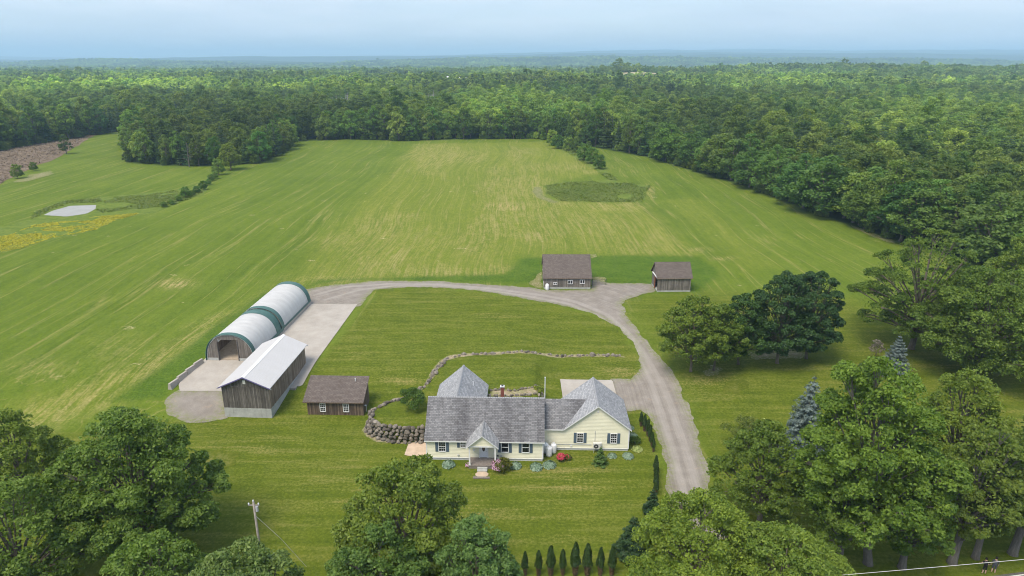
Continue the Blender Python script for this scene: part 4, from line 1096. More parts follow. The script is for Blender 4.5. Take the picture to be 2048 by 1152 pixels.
# barn with the white metal roof (ridge runs away from the road)
BY = R(-3.0); BO = (-40.4, 85.62)
barn = empty('metal_roof_barn', (BO[0], BO[1], 0), BY)
tag(barn, 'weathered board barn with a shiny white metal roof on a tall concrete base', 'barn')
BW, BL, BE, BR = 6.65, 14.6, 5.0, 6.45
btop = lambda u: BE + (BR - BE) * (1 - abs(u - BW / 2) / (BW / 2)) - 0.06
mb = MB(); wall_boards(mb, (0, 0), (BW, 0), 1.62, lambda u: 4.86, rnd, 0.2); mb.build('front_boards', 'boards_dark', barn, kind='stuff')
mb = MB(); wall_boards(mb, (0, 0.02), (BW, 0.02), 4.88, btop, rnd, 0.2); mb.build('gable_boards', 'boards_dark', barn, kind='stuff')
mb = MB(); wall_boards(mb, (BW, 0), (BW, BL), 1.62, lambda u: BE - 0.05, rnd, 0.22); mb.build('side_boards', 'boards_brown', barn, kind='stuff')
mb = MB(); wall_boards(mb, (BW, BL), (0, BL), 1.62, btop, rnd, 0.22); wall_boards(mb, (0, BL), (0, 0), 1.62, lambda u: BE - 0.05, rnd, 0.22, openings=((1.2, 5.2, 1.7, 4.4), (8.2, 12.6, 1.7, 4.4))); mb.build('rear_boards', 'boards_grey', barn, kind='stuff')
mb = MB(); mb.box(-0.02, -0.05, -0.6, BW + 0.06, 0.22, 1.6); mb.box(BW - 0.24, 0.22, -0.6, BW + 0.06, BL, 1.6); mb.box(-0.02, 0.22, -0.6, 0.2, BL, 1.6); mb.box(0.2, BL - 0.22, -0.6, BW - 0.24, BL, 1.6)
mb.build('foundation', 'foundation', barn)
mb = MB(); mb.box(BW + 0.08, 6.9, -0.2, BW + 0.95, BL + 0.3, 1.28); mb.build('ledge', 'concrete', barn)
mb = MB(); mb.box(0.2, 0.3, 1.4, BW - 0.3, BL - 0.3, 1.55); mb.build('floor', 'interior', barn)
for s in (0, 1):
    xe = -0.35 if s == 0 else BW + 0.35; xr = BW / 2; ze = BE + 0.03 - 0.35 * (BR - BE) / (BW / 2); zr = BR + 0.08
    pts = [(xe, -0.35, ze), (xe, BL + 0.5, ze), (xr, BL + 0.5, zr), (xr, -0.35, zr)]
    if s == 0: pts = [pts[1], pts[0], pts[3], pts[2]]
    ro = roof_plane('roof', pts, 'metal_roof', barn, 0.07, 'white_trim')
    mb = MB(); dx = (xr - xe); dz_ = zr - ze
    y = -0.33
    while y < BL + 0.48:
        mb.prism([(xe, y, ze + 0.002), (xe, y + 0.04, ze + 0.002), (xe, y + 0.03, ze + 0.035), (xe, y + 0.01, ze + 0.035)], (dx * 0.985, 0, dz_ * 0.985)); y += 0.30
    mb.build('roof_ribs', 'metal_roof', ro, kind='stuff')
    mb = MB(); mb.prism([(xe, -0.39, ze - 0.17), (xe, -0.355, ze - 0.17), (xe, -0.355, ze - 0.0), (xe, -0.39, ze - 0.0)], (dx, 0, dz_)); mb.build('rake_trim', 'purple_trim', ro)
mb = MB(); s_ = 0.28; zr = BR + 0.085
mb.face([(BW / 2 - s_, -0.36, zr - 0.09), (BW / 2, -0.36, zr + 0.05), (BW / 2, BL + 0.51, zr + 0.05), (BW / 2 - s_, BL + 0.51, zr - 0.09)]); mb.face([(BW / 2, -0.36, zr + 0.05), (BW / 2 + s_, -0.36, zr - 0.09), (BW / 2 + s_, BL + 0.51, zr - 0.09), (BW / 2, BL + 0.51, zr + 0.05)])
mb.build('ridge_cap', 'white_trim', barn)
solid('gable_hatch', 'appliance', [(BW / 2 - 0.19, -0.085, 5.35, BW / 2 + 0.21, -0.045, 5.92)], barn)
for x, y in ((-0.5, -0.3), (BW + 0.35, BL + 0.45), (BW + 0.38, -0.3)):
    mb = MB(); mb.tube([(x, y, BE - 0.14), (x - 0.05, y + 0.05, BE - 0.3), (x + 0.12, y + 0.1, BE - 0.36)], 0.045, 6); mb.build('gutter_spout', 'pipe_grey', barn)

# small lean-to shed with two white windows
SY = R(-1.8); SO = (-28.85, 86.15)
shed = empty('garden_shed', (SO[0], SO[1], hz(-25, 86.2) - 0.1), SY)
tag(shed, 'small dark board shed with brown shingle lean-to roof and two white windows', 'shed')
SW, SD = 7.85, 3.6; SE, ST = 2.35, 4.05
slope = lambda y: SE + (ST - SE) * y / SD
mb = MB(); wall_boards(mb, (0, 0), (SW, 0), 0.0, lambda u: SE - 0.04, rnd, 0.2); wall_boards(mb, (SW, 0), (SW, SD), 0.0, lambda u: slope(u) - 0.04, rnd, 0.2)
wall_boards(mb, (SW, SD), (0, SD), 0.0, lambda u: ST - 0.04, rnd, 0.2); wall_boards(mb, (0, SD), (0, 0), 0.0, lambda u: slope(SD - u) - 0.04, rnd, 0.2); mb.build('wall_boards', 'boards_shed', shed, kind='stuff')
sl = (ST - SE) / SD
roof_plane('roof', [(-0.55, -0.4, SE + 0.08 - 0.4 * sl), (SW + 0.2, -0.4, SE + 0.08 - 0.4 * sl), (SW + 0.2, SD + 0.35, ST + 0.08 + 0.35 * sl), (-0.55, SD + 0.35, ST + 0.08 + 0.35 * sl)], 'shingle_brown', shed, 0.14, 'boards_shed')
for x in (2.15, 5.45): window(shed, x, -0.03, 0.62, 1.92, 0.85, 3, 2)
mb = MB(); mb.tube([(6.2, 3.1, 3.7), (6.2, 3.1, 4.35)], 0.07, 8); mb.build('vent_pipe', 'tank_white', shed)
for x in (0.01, SW - 0.01): solid('corner_board', 'boards_shed', [(x - 0.07, -0.075, 0, x + 0.07, -0.05, SE - 0.1)], shed)
mb = MB(); mb.tube([(SW + 0.05, 0.9, 1.15), (SW + 0.25, 0.9, 1.2)], 0.1, 8); mb.tube([(SW + 0.2, 1.0, 0.0), (SW + 0.2, 1.0, 1.0)], 0.03, 6); mb.build('tap_and_hose', 'tank_white', shed)

# larger gable barn up the drive
NY = R(-0.5); NO = (6.76, 136.83)
nb_ = empty('board_barn', (NO[0], NO[1], 1.9), NY)
tag(nb_, 'larger weathered board barn with brown shingle roof and three white windows', 'barn')
NW, ND, NE, NR = 9.75, 9.7, 2.75, 6.2
ntop = lambda u: NE + (NR - NE) * (1 - abs(u - ND / 2) / (ND / 2)) - 0.06
mb = MB(); wall_boards(mb, (0, 0), (NW, 0), 0.42, lambda u: NE - 0.03, rnd, 0.22); mb.build('front_boards', 'boards_grey', nb_, kind='stuff')
mb = MB(); wall_boards(mb, (NW, 0), (NW, ND), 0.42, ntop, rnd, 0.22); wall_boards(mb, (NW, ND), (0, ND), 0.42, lambda u: NE - 0.03, rnd, 0.22); wall_boards(mb, (0, ND), (0, 0), 0.42, ntop, rnd, 0.22, openings=((5.6, 8.8, 0.3, 2.9),)); mb.build('side_boards', 'boards_brown', nb_, kind='stuff')
solid('foundation', 'foundation', [(-0.03, -0.05, -0.3, NW + 0.04, ND + 0.03, 0.41)], nb_)
ns = (NR - NE) / (ND / 2)
for s in (0, 1):
    ye = -0.35 if s == 0 else ND + 0.35
    pts = [(-0.25, ye, NE + 0.05 - 0.35 * ns), (NW + 0.28, ye, NE + 0.05 - 0.35 * ns), (NW + 0.28, ND / 2, NR + 0.07), (-0.25, ND / 2, NR + 0.07)]
    if s: pts = [pts[1], pts[0], pts[3], pts[2]]
    roof_plane('roof', pts, 'shingle_brown', nb_, 0.14, 'boards_brown')
for x, z0, z1, w in ((2.35, 0.95, 1.5, 0.85), (5.5, 1.15, 2.0, 1.05), (8.05, 1.25, 2.1, 1.05)):
    o = window(nb_, x, -0.03, z0, z1, w, 0, 1); solid('mullion', 'white_trim', [(x - 0.05, -0.13, z0 + 0.085, x + 0.05, -0.05, z1 - 0.085)], o)
solid('door_track', 'white_trim', [(-0.16, 0.5, 2.78, -0.08, 5.0, 2.95)], nb_)
gas_tank(7.4, 136.2, 1.35, 0.38, 'lone white propane tank at the corner of the larger barn')

# smaller barn with an open red door
QY = R(1.5); QO = (30.3, 134.9)
qb = empty('door_barn', (QO[0], QO[1], 1.85), QY)
tag(qb, 'smaller grey board barn with its red door standing open at the side', 'barn')
QW, QD, QE, QR = 6.9, 5.2, 3.3, 5.75
qtop = lambda u: QE + (QR - QE) * (1 - abs(u - QD / 2) / (QD / 2)) - 0.06
mb = MB(); wall_boards(mb, (0, 0), (QW, 0), 0.38, lambda u: QE - 0.03, rnd, 0.22); wall_boards(mb, (QW, 0), (QW, QD), 0.38, qtop, rnd, 0.22); wall_boards(mb, (QW, QD), (0, QD), 0.38, lambda u: QE - 0.03, rnd, 0.22)
wall_boards(mb, (0, QD), (0, 0), 0.38, qtop, rnd, 0.22, openings=((3.2, 4.9, 0.3, 2.9),)); mb.build('wall_boards', 'boards_grey', qb, kind='stuff')
solid('foundation', 'foundation', [(-0.03, -0.05, -0.3, QW + 0.04, QD + 0.03, 0.37)], qb)
qs = (QR - QE) / (QD / 2)
for s in (0, 1):
    ye = -0.3 if s == 0 else QD + 0.3
    pts = [(-0.35, ye, QE + 0.05 - 0.3 * qs), (QW + 0.3, ye, QE + 0.05 - 0.3 * qs), (QW + 0.3, QD / 2, QR + 0.07), (-0.35, QD / 2, QR + 0.07)]
    if s: pts = [pts[1], pts[0], pts[3], pts[2]]
    roof_plane('roof', pts, 'shingle_brown', qb, 0.14, 'boards_brown')
solid('sliding_door', 'red_boards', [(-0.2, 1.75, 0.3, -0.1, 2.35, 2.95)], qb)
solid('door_track', 'white_trim', [(-0.24, 0.1, 3.0, -0.06, 4.4, 3.16)], qb)

# paddock gate by the larger barn
ge = empty('paddock_gate', (17.2, 139.2, 1.9), R(4)); tag(ge, 'dark tubular paddock gate beside the larger barn', 'gate')
for x in (0.0, 3.0):
    mb = MB(); mb.tube([(x, 0, -0.2), (x, 0, 1.45)], 0.06, 7); mb.build('post', 'dark_metal', ge)
for z in (0.35, 0.65, 0.95, 1.25):
    mb = MB(); mb.tube([(0.06, 0, z), (2.94, 0, z)], 0.03, 6); mb.build('rail', 'dark_metal', ge)
mb = MB(); mb.tube([(1.5, 0, 0.3), (1.5, 0, 1.28)], 0.025, 6); mb.build('stile', 'dark_metal', ge)

# ---------------------------------------------------------------- fabric hoop barn
KY = R(-3.0); KO = (-45.25, 100.45)
hoop = empty('fabric_hoop_barn', (KO[0], KO[1], 1.92), KY)
tag(hoop, 'long round-topped white fabric barn with dark green bands and a board front', 'barn')
def arch(t, a, h):
    c, s = math.cos(t), math.sin(t)
    return (a * math.copysign(abs(c) ** 0.88, c), h * abs(s) ** 0.84)
def hoop_cover(name, y0, y1, a, h, mat, parent, scallop=0.02, t0=0.0, t1=math.pi, rib=1.25):
    ny = max(2, int((y1 - y0) / (rib / 6)) + 1); nt = 40
    V = []; F = []
    for j in range(ny):
        y = y0 + (y1 - y0) * j / (ny - 1)
        k = 1 - scallop * 0.5 * (1 - abs(math.cos(math.pi * y / rib)))
        for i in range(nt + 1):
            t = t0 + (t1 - t0) * i / nt
            x, z = arch(t, a * k, h * k); V.append((x, y, z))
    for j in range(ny - 1):
        for i in range(nt):
            p = j * (nt + 1) + i; F.append((p, p + nt + 1, p + nt + 2, p + 1))
    me = bpy.data.meshes.new(name); me.from_pydata(V, [], F); me.materials.append(M[mat]); me.polygons.foreach_set('use_smooth', np.ones(len(F), bool))
    o = bpy.data.objects.new(name, me); link(o, parent); return o
KA, KH = 3.95, 4.55
hoop_cover('white_cover', 0.95, 9.75, KA, KH, 'fabric_white', hoop)
hoop_cover('green_band', 0.0, 0.98, KA + 0.03, KH + 0.03, 'fabric_green', hoop, 0.004)
hoop_cover('green_band', 9.7, 11.45, KA + 0.03, KH + 0.03, 'fabric_green', hoop, 0.004)
hoop_cover('green_seam', 11.4, 12.15, KA - 0.12, KH - 0.12, 'fabric_green', hoop, 0.0)
hoop_cover('green_band', 12.1, 13.3, KA + 0.05, KH + 0.08, 'fabric_green', hoop, 0.004)
hoop_cover('white_cover', 13.25, 25.85, KA + 0.02, KH + 0.05, 'fabric_white', hoop)
hoop_cover('green_band', 25.8, 27.3, KA + 0.05, KH + 0.08, 'fabric_green', hoop, 0.004)
for s in (0, 1):
    t0, t1 = (0.0, 0.16) if s == 0 else (math.pi - 0.16, math.pi)
    hoop_cover('green_skirt', 0.5, 27.28, KA + 0.07, KH + 0.1, 'fabric_green', hoop, 0.0, t0, t1)
for k in range(23):                                  # steel bows inside
    y = 0.1 + k * 27.1 / 22
    mb = MB(); mb.tube([(arch(math.pi * i / 14, KA - 0.12, KH - 0.12)[0], y, arch(math.pi * i / 14, KA - 0.12, KH - 0.12)[1]) for i in range(15)], 0.04, 5); mb.build('bow', 'pipe_grey', hoop)
# low block walls under the fabric
for s in (-1, 1):
    n = 11
    for k in range(n):
        y0 = 0.3 + k * 27.0 / n
        mb = MB(); x0 = s * (KA - 0.25); x1 = s * (KA + 0.12)
        mb.box(min(x0, x1), y0 + 0.02, -0.35, max(x0, x1), y0 + 27.0 / n - 0.02, 0.62 if y0 > 11 else 0.38); mb.build('block', 'concrete', hoop)
ht = lambda u: max(0.02, KH * max(0.0, 1 - (abs(u - (KA - 0.05)) / (KA - 0.05)) ** 2.15) ** 0.5 - 0.06)
mb = MB(); wall_boards(mb, (-KA + 0.05, 0.12), (KA - 0.05, 0.12), 0.5, ht, rnd, 0.2, openings=((2.05, 5.35, 0.3, 3.65),)); mb.build('front_boards', 'boards_grey', hoop, kind='stuff')
mb = MB(); wall_boards(mb, (KA - 0.05, 27.2), (-KA + 0.05, 27.2), 0.5, ht, rnd, 0.2, openings=((2.05, 5.75, 0.3, 3.65),)); mb.build('rear_boards', 'boards_grey', hoop, kind='stuff')  # unseen rear doorway, widened to let light into the barn
for x0, x1 in ((-KA + 0.15, -KA + 2.0), (KA - 2.5, KA - 0.15)):
    mb = MB(); mb.box(x0, 0.04, -0.3, x1, 0.3, 0.49); mb.build('sill_block', 'foundation', hoop)
for x in (-KA + 2.06, -KA + 5.34):
    mb = MB(); mb.box(x - 0.07, 0.0, -0.1, x + 0.07, 0.22, 3.72); mb.build('door_post', 'boards_dark', hoop)
mb = MB(); mb.tube([(arch(math.pi * i / 26, KA + 0.05, KH + 0.05)[0], -0.03, arch(math.pi * i / 26, KA + 0.05, KH + 0.05)[1]) for i in range(27)], 0.05, 6); mb.build('front_hem', 'fabric_green', hoop)
mb = MB(); mb.box(-KA + 0.4, 0.3, -0.2, KA - 0.4, 27.0, 0.16); mb.build('floor', 'interior', hoop)
for s in (-1,):                                      # timber lining behind the door
    mb = MB(); wall_boards(mb, (-KA + 0.45, 27.0), (-KA + 0.45, 0.3), 0.16, lambda u: 1.7, rnd, 0.22); wall_boards(mb, (KA - 0.45, 0.3), (KA - 0.45, 27.0), 0.16, lambda u: 1.7, rnd, 0.22); mb.build('lining_boards', 'boards_brown', hoop, kind='stuff')

# loose concrete barrier blocks along the left edge of the slab
bk = [at(412, 724), at(400, 733), at(382, 748), at(366, 760)]
A_ = Vector((-49.55, 99.9)); B_ = Vector((-51.3, 92.2))
for k, lab in enumerate(('concrete barrier block touching the hoop barn corner', 'second concrete barrier block from the hoop barn', 'third concrete barrier block from the hoop barn', 'last concrete barrier block at the open end of the slab')):
    a = A_ + (B_ - A_) * ((k + 0.01) / 4); b = A_ + (B_ - A_) * ((k + 0.985) / 4); c = (a + b) / 2; L = (b - a).length; yaw = math.atan2(b.y - a.y, b.x - a.x)
    mb = MB()
    mb.prism([(-L / 2, -0.38, -0.3), (-L / 2, 0.38, -0.3), (-L / 2, 0.22, 0.55), (-L / 2, 0.16, 0.86), (-L / 2, -0.16, 0.86), (-L / 2, -0.22, 0.55)], (L, 0, 0))
    o = mb.build('barrier_block', 'concrete'); o.location = (c.x, c.y, hz(c.x, c.y)); o.rotation_euler = (0, 0, yaw + (k - 1.5) * 0.015)
    tag(o, lab, 'concrete block', 'barrier blocks along the slab')

# ================================================================== BOULDER WALLS
def boulder_mesh(seed):
    rng = np.random.default_rng(seed)
    bm = bmesh.new(); bmesh.ops.create_icosphere(bm, subdivisions=2, radius=1.0)
    s = np.array([1.0, 0.75 + 0.2 * rng.random(), 0.62 + 0.25 * rng.random()])
    dirs = unit(rng, 7)
    for v in bm.verts:
        p = np.array(v.co); k = 1.0
        for d in dirs:
            q = p @ d
            if q > 0.62: k = min(k, 1 - (q - 0.62) * 0.75)     # flattened facets
        v.co = Vector(p * k * s * (1 + 0.05 * rng.normal()))
    me = bpy.data.meshes.new('stone'); bm.to_mesh(me); bm.free()
    me.materials.append(M['stone'])
    return me
BOULD = [boulder_mesh(i) for i in range(8)]

def resample(line, step):
    out = []; acc = 0.0
    for a, b in zip(line, line[1:]):
        L = math.hypot(b[0] - a[0], b[1] - a[1]); t = acc
        while t < L:
            out.append((a[0] + (b[0] - a[0]) * t / L, a[1] + (b[1] - a[1]) * t / L, math.atan2(b[1] - a[1], b[0] - a[0]))); t += step
        acc = t - L
    return out

def stone(parent, x, y, z, r, rs, yaw=None):
    o = bpy.data.objects.new('stone', BOULD[rs.randrange(8)]); link(o, parent)
    o.location = (x, y, z); o.scale = (r, r * rs.uniform(0.85, 1.1), r * rs.uniform(0.85, 1.1))
    o.rotation_euler = (rs.uniform(-0.3, 0.3), rs.uniform(-0.3, 0.3), rs.uniform(0, 6.28) if yaw is None else yaw)
    return o

rs = random.Random(11)
bw = empty('boulder_wall', (-15, 80, 0)); tag(bw, 'curved retaining wall of dark stacked boulders left of the house', 'wall')
face_line = [(-11.2, 79.4), (-13.6, 79.25), (-15.5, 79.5), (-17.3, 80.0), (-18.7, 80.9), (-19.5, 82.3), (-19.35, 83.9)]
for row in range(5):
    for x, y, a in resample(face_line, 0.74 - 0.03 * row):
        off = 0.5 - 0.2 * row; k = min(1.0, max(0.0, (-17.0 - x) / 2.2))    # batter: down the slope to the front, then to the left
        stone(bw, x + rs.uniform(-0.1, 0.1) + 15 - off * k * 0.9, y - 80 - off * (1 - 0.8 * k) + rs.uniform(-0.08, 0.08), 0.18 + row * 0.42 + rs.uniform(-0.07, 0.07), rs.uniform(0.27, 0.52), rs)
left_line = [(-19.3, 83.4), (-19.1, 84.2), (-18.5, 85.3), (-17.5, 86.5), (-16.0, 87.5), (-14.4, 89.0), (-13.3, 91.3)]
for x, y, a in resample(left_line, 0.44):
    for row in range(2):
        stone(bw, x + 15 + rs.uniform(-0.2, 0.2) - 0.45 * row, y - 80 + rs.uniform(-0.15, 0.15) + 0.3 * row, hz(x + 0.5, y - 0.5) - 0.02 - 0.35 * row, rs.uniform(0.24, 0.42), rs)

bl = empty('stone_row', (-5, 103, 0)); tag(bl, 'long low row of pale fieldstones across the lawn behind the house', 'wall')
line = [(-13.3, 91.6), (-12.7, 94.3), (-12.0, 97.8), (-10.9, 101.0), (-8.6, 102.8), (-2.0, 103.6), (6.3, 104.8), (13.0, 105.4), (18.4, 105.1)]
for x, y, a in resample(line, 0.62):
    big = x > 13 or (y < 101)
    for q in range(2 if y < 100.5 else 1):
        if rs.random() < 0.12 and not big: continue
        r = rs.uniform(0.26, 0.46) * (1.45 if x > 12.5 and rs.random() < 0.6 else 1)
        X_, Y_ = x + rs.uniform(-0.25, 0.25) + q * 0.5, y + rs.uniform(-0.25, 0.25)
        stone(bl, X_ + 5, Y_ - 103, hz(X_, Y_) + r * 0.25, r, rs)
sheet('stone_row_soil', [(p[0] - 0.5, p[1] + 0.5) for p in line] + [(p[0] + 0.6, p[1] - 0.6) for p in reversed(line)], 0.4, 0.03, 'bare_soil', 0.4, 0.8, 14, 0.6, label='strip of bare soil under the fieldstone row', cat='bare ground')
rg = empty('rock_garden', (1, 90, 0)); tag(rg, 'rock garden of small stones and weeds behind the house', 'rock garden')
for ln_ in ([(-3.0, 90.0), (-1.5, 90.2), (0.5, 89.8), (2.5, 90.8), (4.6, 91.6)], [(-3.1, 88.4), (-1.0, 88.2), (1.2, 88.2), (3.5, 89.0), (4.9, 90.0)]):
    for x, y, a in resample(ln_, 0.48):
        r = rs.uniform(0.2, 0.36); stone(rg, x - 1 + rs.uniform(-0.15, 0.15), y - 90 + rs.uniform(-0.2, 0.2), hz(x, y) + 0.12, r, rs)
sheet('rock_garden_soil', [(-3.2, 88.2), (-1, 88.0), (1.2, 88.0), (3.5, 88.8), (5.0, 89.8), (4.8, 91.8), (2.5, 91.0), (0.5, 90.0), (-1.5, 90.4), (-3.2, 90.2)], 0.4, 0.04, 'bare_soil', 0.3, 0.8, 15, 0.8, label='weedy soil of the rock garden', cat='bare ground')
sheet('wall_foot_soil', [(-11.3, 78.9), (-13.6, 78.7), (-15.8, 78.75), (-17.8, 79.1), (-19.6, 80.4), (-20.5, 82.3), (-20.4, 84.4), (-19.4, 84.2), (-19.0, 82), (-17, 80.2), (-14, 79.7), (-11.3, 79.7)], 0.3, 0.03, 'bare_soil', 0.35, 0.9, 16, 0.5, label='bare tan soil at the foot of the boulder wall', cat='bare ground')
# crumbs of gravel and pebbles along the driveway shoulder are part of its sheet

# ================================================================== GARDEN PLANTS
def hosta_mesh(seed, r, mat):
    rng = np.random.default_rng(seed); n = 420
    a = rng.random(n) * 6.283; rr = np.sqrt(rng.random(n)) * r
    z = 0.62 * r * np.sqrt(np.maximum(0.02, 1 - (rr / r) ** 2)) + 0.04
    C = np.stack([rr * np.cos(a), rr * np.sin(a), z], 1)
    N_ = np.stack([np.cos(a) * rr / r * 0.9, np.sin(a) * rr / r * 0.9, 0.75 - 0.3 * rr / r], 1) + rng.normal(size=(n, 3)) * 0.22
    return leaves_mesh('foliage', C, N_, 0.17 * r / 0.8, rng, M[mat], asp=0.62, fold=0.5)
def hosta(x, y, r, label, mat='hosta_leaf', seed=0):
    e = empty('hosta_plant', (x, y, hz(x, y))); tag(e, label, 'plant', 'hostas round the house')
    link(bpy.data.objects.new('foliage', hosta_mesh(seed, r, mat)), e)
    mb = MB(); mb.lathe((0, 0, 0), [(r * 0.25, 0), (r * 0.2, 0.12), (r * 0.32, 0.3)], 9); mb.build('stems', 'needle_column', e)
for i, (x, y, r, lab, m) in enumerate(((-7.9, 73.6, 0.85, 'silvery green hosta mound left of the porch', 'hosta_leaf'), (0.45, 73.35, 0.78, 'silvery hosta mound just right of the pink rhododendron', 'hosta_leaf'),
        (3.0, 73.05, 0.82, 'silvery hosta mound under the right-hand main window', 'hosta_leaf'), (4.65, 73.5, 0.85, 'silvery hosta mound left of the red azalea', 'hosta_leaf'),
        (12.75, 75.6, 0.62, 'small silvery hosta mound beneath the right wing window', 'hosta_leaf'), (14.75, 75.5, 0.75, 'silvery hosta mound at the front corner of the garage wing', 'hosta_leaf'),
        (16.2, 77.2, 0.72, 'yellow-green hosta mound round the corner of the garage wing', 'hosta_pale'), (16.2, 80.4, 0.7, 'silvery hosta mound against the side of the garage wing', 'hosta_leaf'), (16.15, 82.6, 0.6, 'farthest silvery hosta along the side of the garage wing', 'hosta_leaf'))):
    hosta(x, y, r, lab, m, 40 + i)
def shrub(name, x, y, h, r, label, cat, n=2600, leaf=0.1, mat='leaf_fore', tint=(1, 1, 1), flowers=None, nf=0, seed=0, side=None, group=None, base=0.03, prim=9, trunk=True, z=None):
    rng = np.random.default_rng(seed)
    c, t = broadleaf(rng, h, r, base, n, leaf, prim, 0.42, 7, 0.5, 0.8, -0.4, 0.04 + 0.01 * h, 0.1, mat)
    e = plant_tree(name, c, t, x, y, label, cat, group, 0, (1, 1, 1), tint, z)
    if flowers:
        d = unit(rng, nf); d[:, 2] = np.abs(d[:, 2])
        if side: d[:, 0] = d[:, 0] * 0.75 + side * 0.55
        C = d * np.array([r, r, h * 0.52]) * (0.9 + 0.15 * rng.random((nf, 1))) + np.array([0, 0, h * 0.45])
        link(bpy.data.objects.new('blossoms', leaves_mesh('blossoms', C, d + rng.normal(size=(nf, 3)) * 0.3, leaf * 0.9, rng, M[flowers], asp=0.9)), e)
    return e
shrub('rhododendron_bush', -1.15, 72.6, 1.35, 1.15, 'pale pink flowering rhododendron right of the porch steps', 'shrub', 3200, 0.09, tint=(0.95, 0.75, 0.8), flowers='flower_pink', nf=420, seed=61, side=-1)
shrub('azalea_bush', 6.15, 74.6, 1.15, 0.55, 'bright red azalea beside the propane tanks', 'shrub', 500, 0.08, flowers='flower_red', nf=650, seed=62)
shrub('azalea_bush', 7.05, 75.0, 0.7, 0.45, 'small green bush with red flowers right of the red azalea', 'shrub', 800, 0.08, flowers='flower_red', nf=120, seed=63)
shrub('azalea_bush', -5.45, 73.4, 0.5, 0.4, 'tiny pale pink flowering shrub left of the porch', 'shrub', 300, 0.07, flowers='flower_pink', nf=160, seed=64)
shrub('low_bush', 16.15, 78.8, 0.9, 0.75, 'dark green low bush beside the garage wing wall', 'shrub', 1400, 0.09, tint=(0.55, 0.7, 0.6), seed=65)
shrub('apple_tree', -13.6, 84.4, 3.1, 1.75, 'small dark green bushy tree alone on the terrace', 'tree', 5200, 0.11, tint=(0.62, 0.8, 0.75), seed=66, base=0.12, z=2.0)
shrub('low_bush', 3.9, 90.4, 0.7, 0.8, 'bright green weeds in the rock garden', 'shrub', 700, 0.1, tint=(1.5, 1.35, 1), seed=67)

rng0 = np.random.default_rng(91)
c, t = conifer(rng0, 2.5, 0.95, 0.05, 3600, 0.10, 9, 'needle', 9, 0.2, 0.8)
plant_tree('young_spruce', c, t, 11.0, 74.0, 'young green spruce in front of the garage wing', 'tree', tint=(1.3, 1.35, 1.1))
c, t = conifer(rng0, 5.0, 1.95, 0.03, 9000, 0.13, 14, 'needle', 10, 0.25, 0.8)
plant_tree('dark_spruce', c, t, 12.2, 57.3, 'dark blue-green spruce at the right end of the front cedar row', 'tree', tint=(0.6, 0.72, 0.85))
c, t = conifer(rng0, 3.3, 1.05, 0.03, 4500, 0.11, 10, 'needle', 9, 0.25, 0.8)
plant_tree('dark_spruce', c, t, 15.6, 64.3, 'small dark spruce among the cedars by the driveway', 'tree', tint=(0.65, 0.75, 0.85))
c, t = conifer(rng0, 12.0, 3.2, 0.03, 16000, 0.17, 24, 'needle_blue', 11, 0.3, 0.75, lean=0.5)
plant_tree('blue_spruce', c, t, 36.2, 75.0, 'tall silver-blue spruce half hidden by the big roadside tree', 'tree', tint=(0.85, 0.9, 0.88))
c, t = conifer(rng0, 6.9, 2.5, 0.03, 12000, 0.14, 15, 'needle_blue', 12, 0.2, 0.8)
plant_tree('blue_spruce', c, t, 60.6, 98.6, 'broad silver-blue spruce standing on the right lawn', 'tree', tint=(0.9, 0.92, 0.9))

def cedar(seed, h, r):
    rng = np.random.default_rng(seed); n = int(1500 * h / 2.6)
    f = rng.random(n) ** 0.9; z = h * (0.36 + 0.64 * f)
    prof = np.sin(np.clip((1 - f) * 1.25 + 0.12, 0, 1.4)) ** 0.75 * r
    a = rng.random(n) * 6.283; rad = prof * (0.72 + 0.34 * rng.random(n)) * (1 + 0.16 * np.sin(a * 3 + z * 4))
    C = np.stack([rad * np.cos(a), rad * np.sin(a), z], 1)
    N_ = np.stack([np.cos(a), np.sin(a), np.full(n, 0.25)], 1) + rng.normal(size=(n, 3)) * 0.35
    up = leaves_mesh('foliage', C, N_, 0.11, rng, M['needle_column'], asp=0.45)
    m = n // 3; f = rng.random(m); a = rng.random(m) * 6.283; rad = r * (0.45 + 0.35 * f) * (0.6 + 0.5 * rng.random(m))
    C = np.stack([rad * np.cos(a), rad * np.sin(a), 0.05 + f * h * 0.42], 1)
    lo = leaves_mesh('browned_skirt', C, np.stack([np.cos(a), np.sin(a), np.full(m, 0.1)], 1) + rng.normal(size=(m, 3)) * 0.4, 0.1, rng, M['dead_needle'], asp=0.4)
    return up, lo
CED = [cedar(200 + i, 2.6, 0.46) for i in range(4)]
tb = MB(); tb.tube([(0, 0, -0.1), (0, 0, 2.0)], [0.05, 0.015], 6); cme = bpy.data.meshes.new('trunk'); cme.from_pydata(tb.V, [], tb.F); cme.materials.append(M['bark'])
def place_cedar(i, x, y, h, label, group):
    e = empty('cedar_column', (x, y, hz(x, y)), i * 1.7); e.scale = (h / 3.7 + 0.05 * (i % 3), h / 3.7 + 0.05 * (i % 3), h / 2.6); tag(e, label, 'cedar', group)
    up, lo = CED[i % 4]
    link(bpy.data.objects.new('foliage', up), e); link(bpy.data.objects.new('browned_skirt', lo), e); link(bpy.data.objects.new('trunk', cme), e)
NUMW = ['leftmost', 'second from the left', 'third from the left', 'fourth from the left', 'fifth from the left', 'sixth from the left', 'seventh from the left', 'rightmost']
for i, (px, top) in enumerate(((1050, 1108), (1077, 1106), (1101, 1098), (1125, 1104), (1150, 1092), (1174, 1094), (1200, 1101), (1223, 1100))):
    x, y = at(px, 1150); x *= 1.0
    place_cedar(i, x, y, 2.75 + (1108 - top) * 0.065, NUMW[i] + ' of the eight slim cedars in the row at the bottom', 'front row of slim cedars')
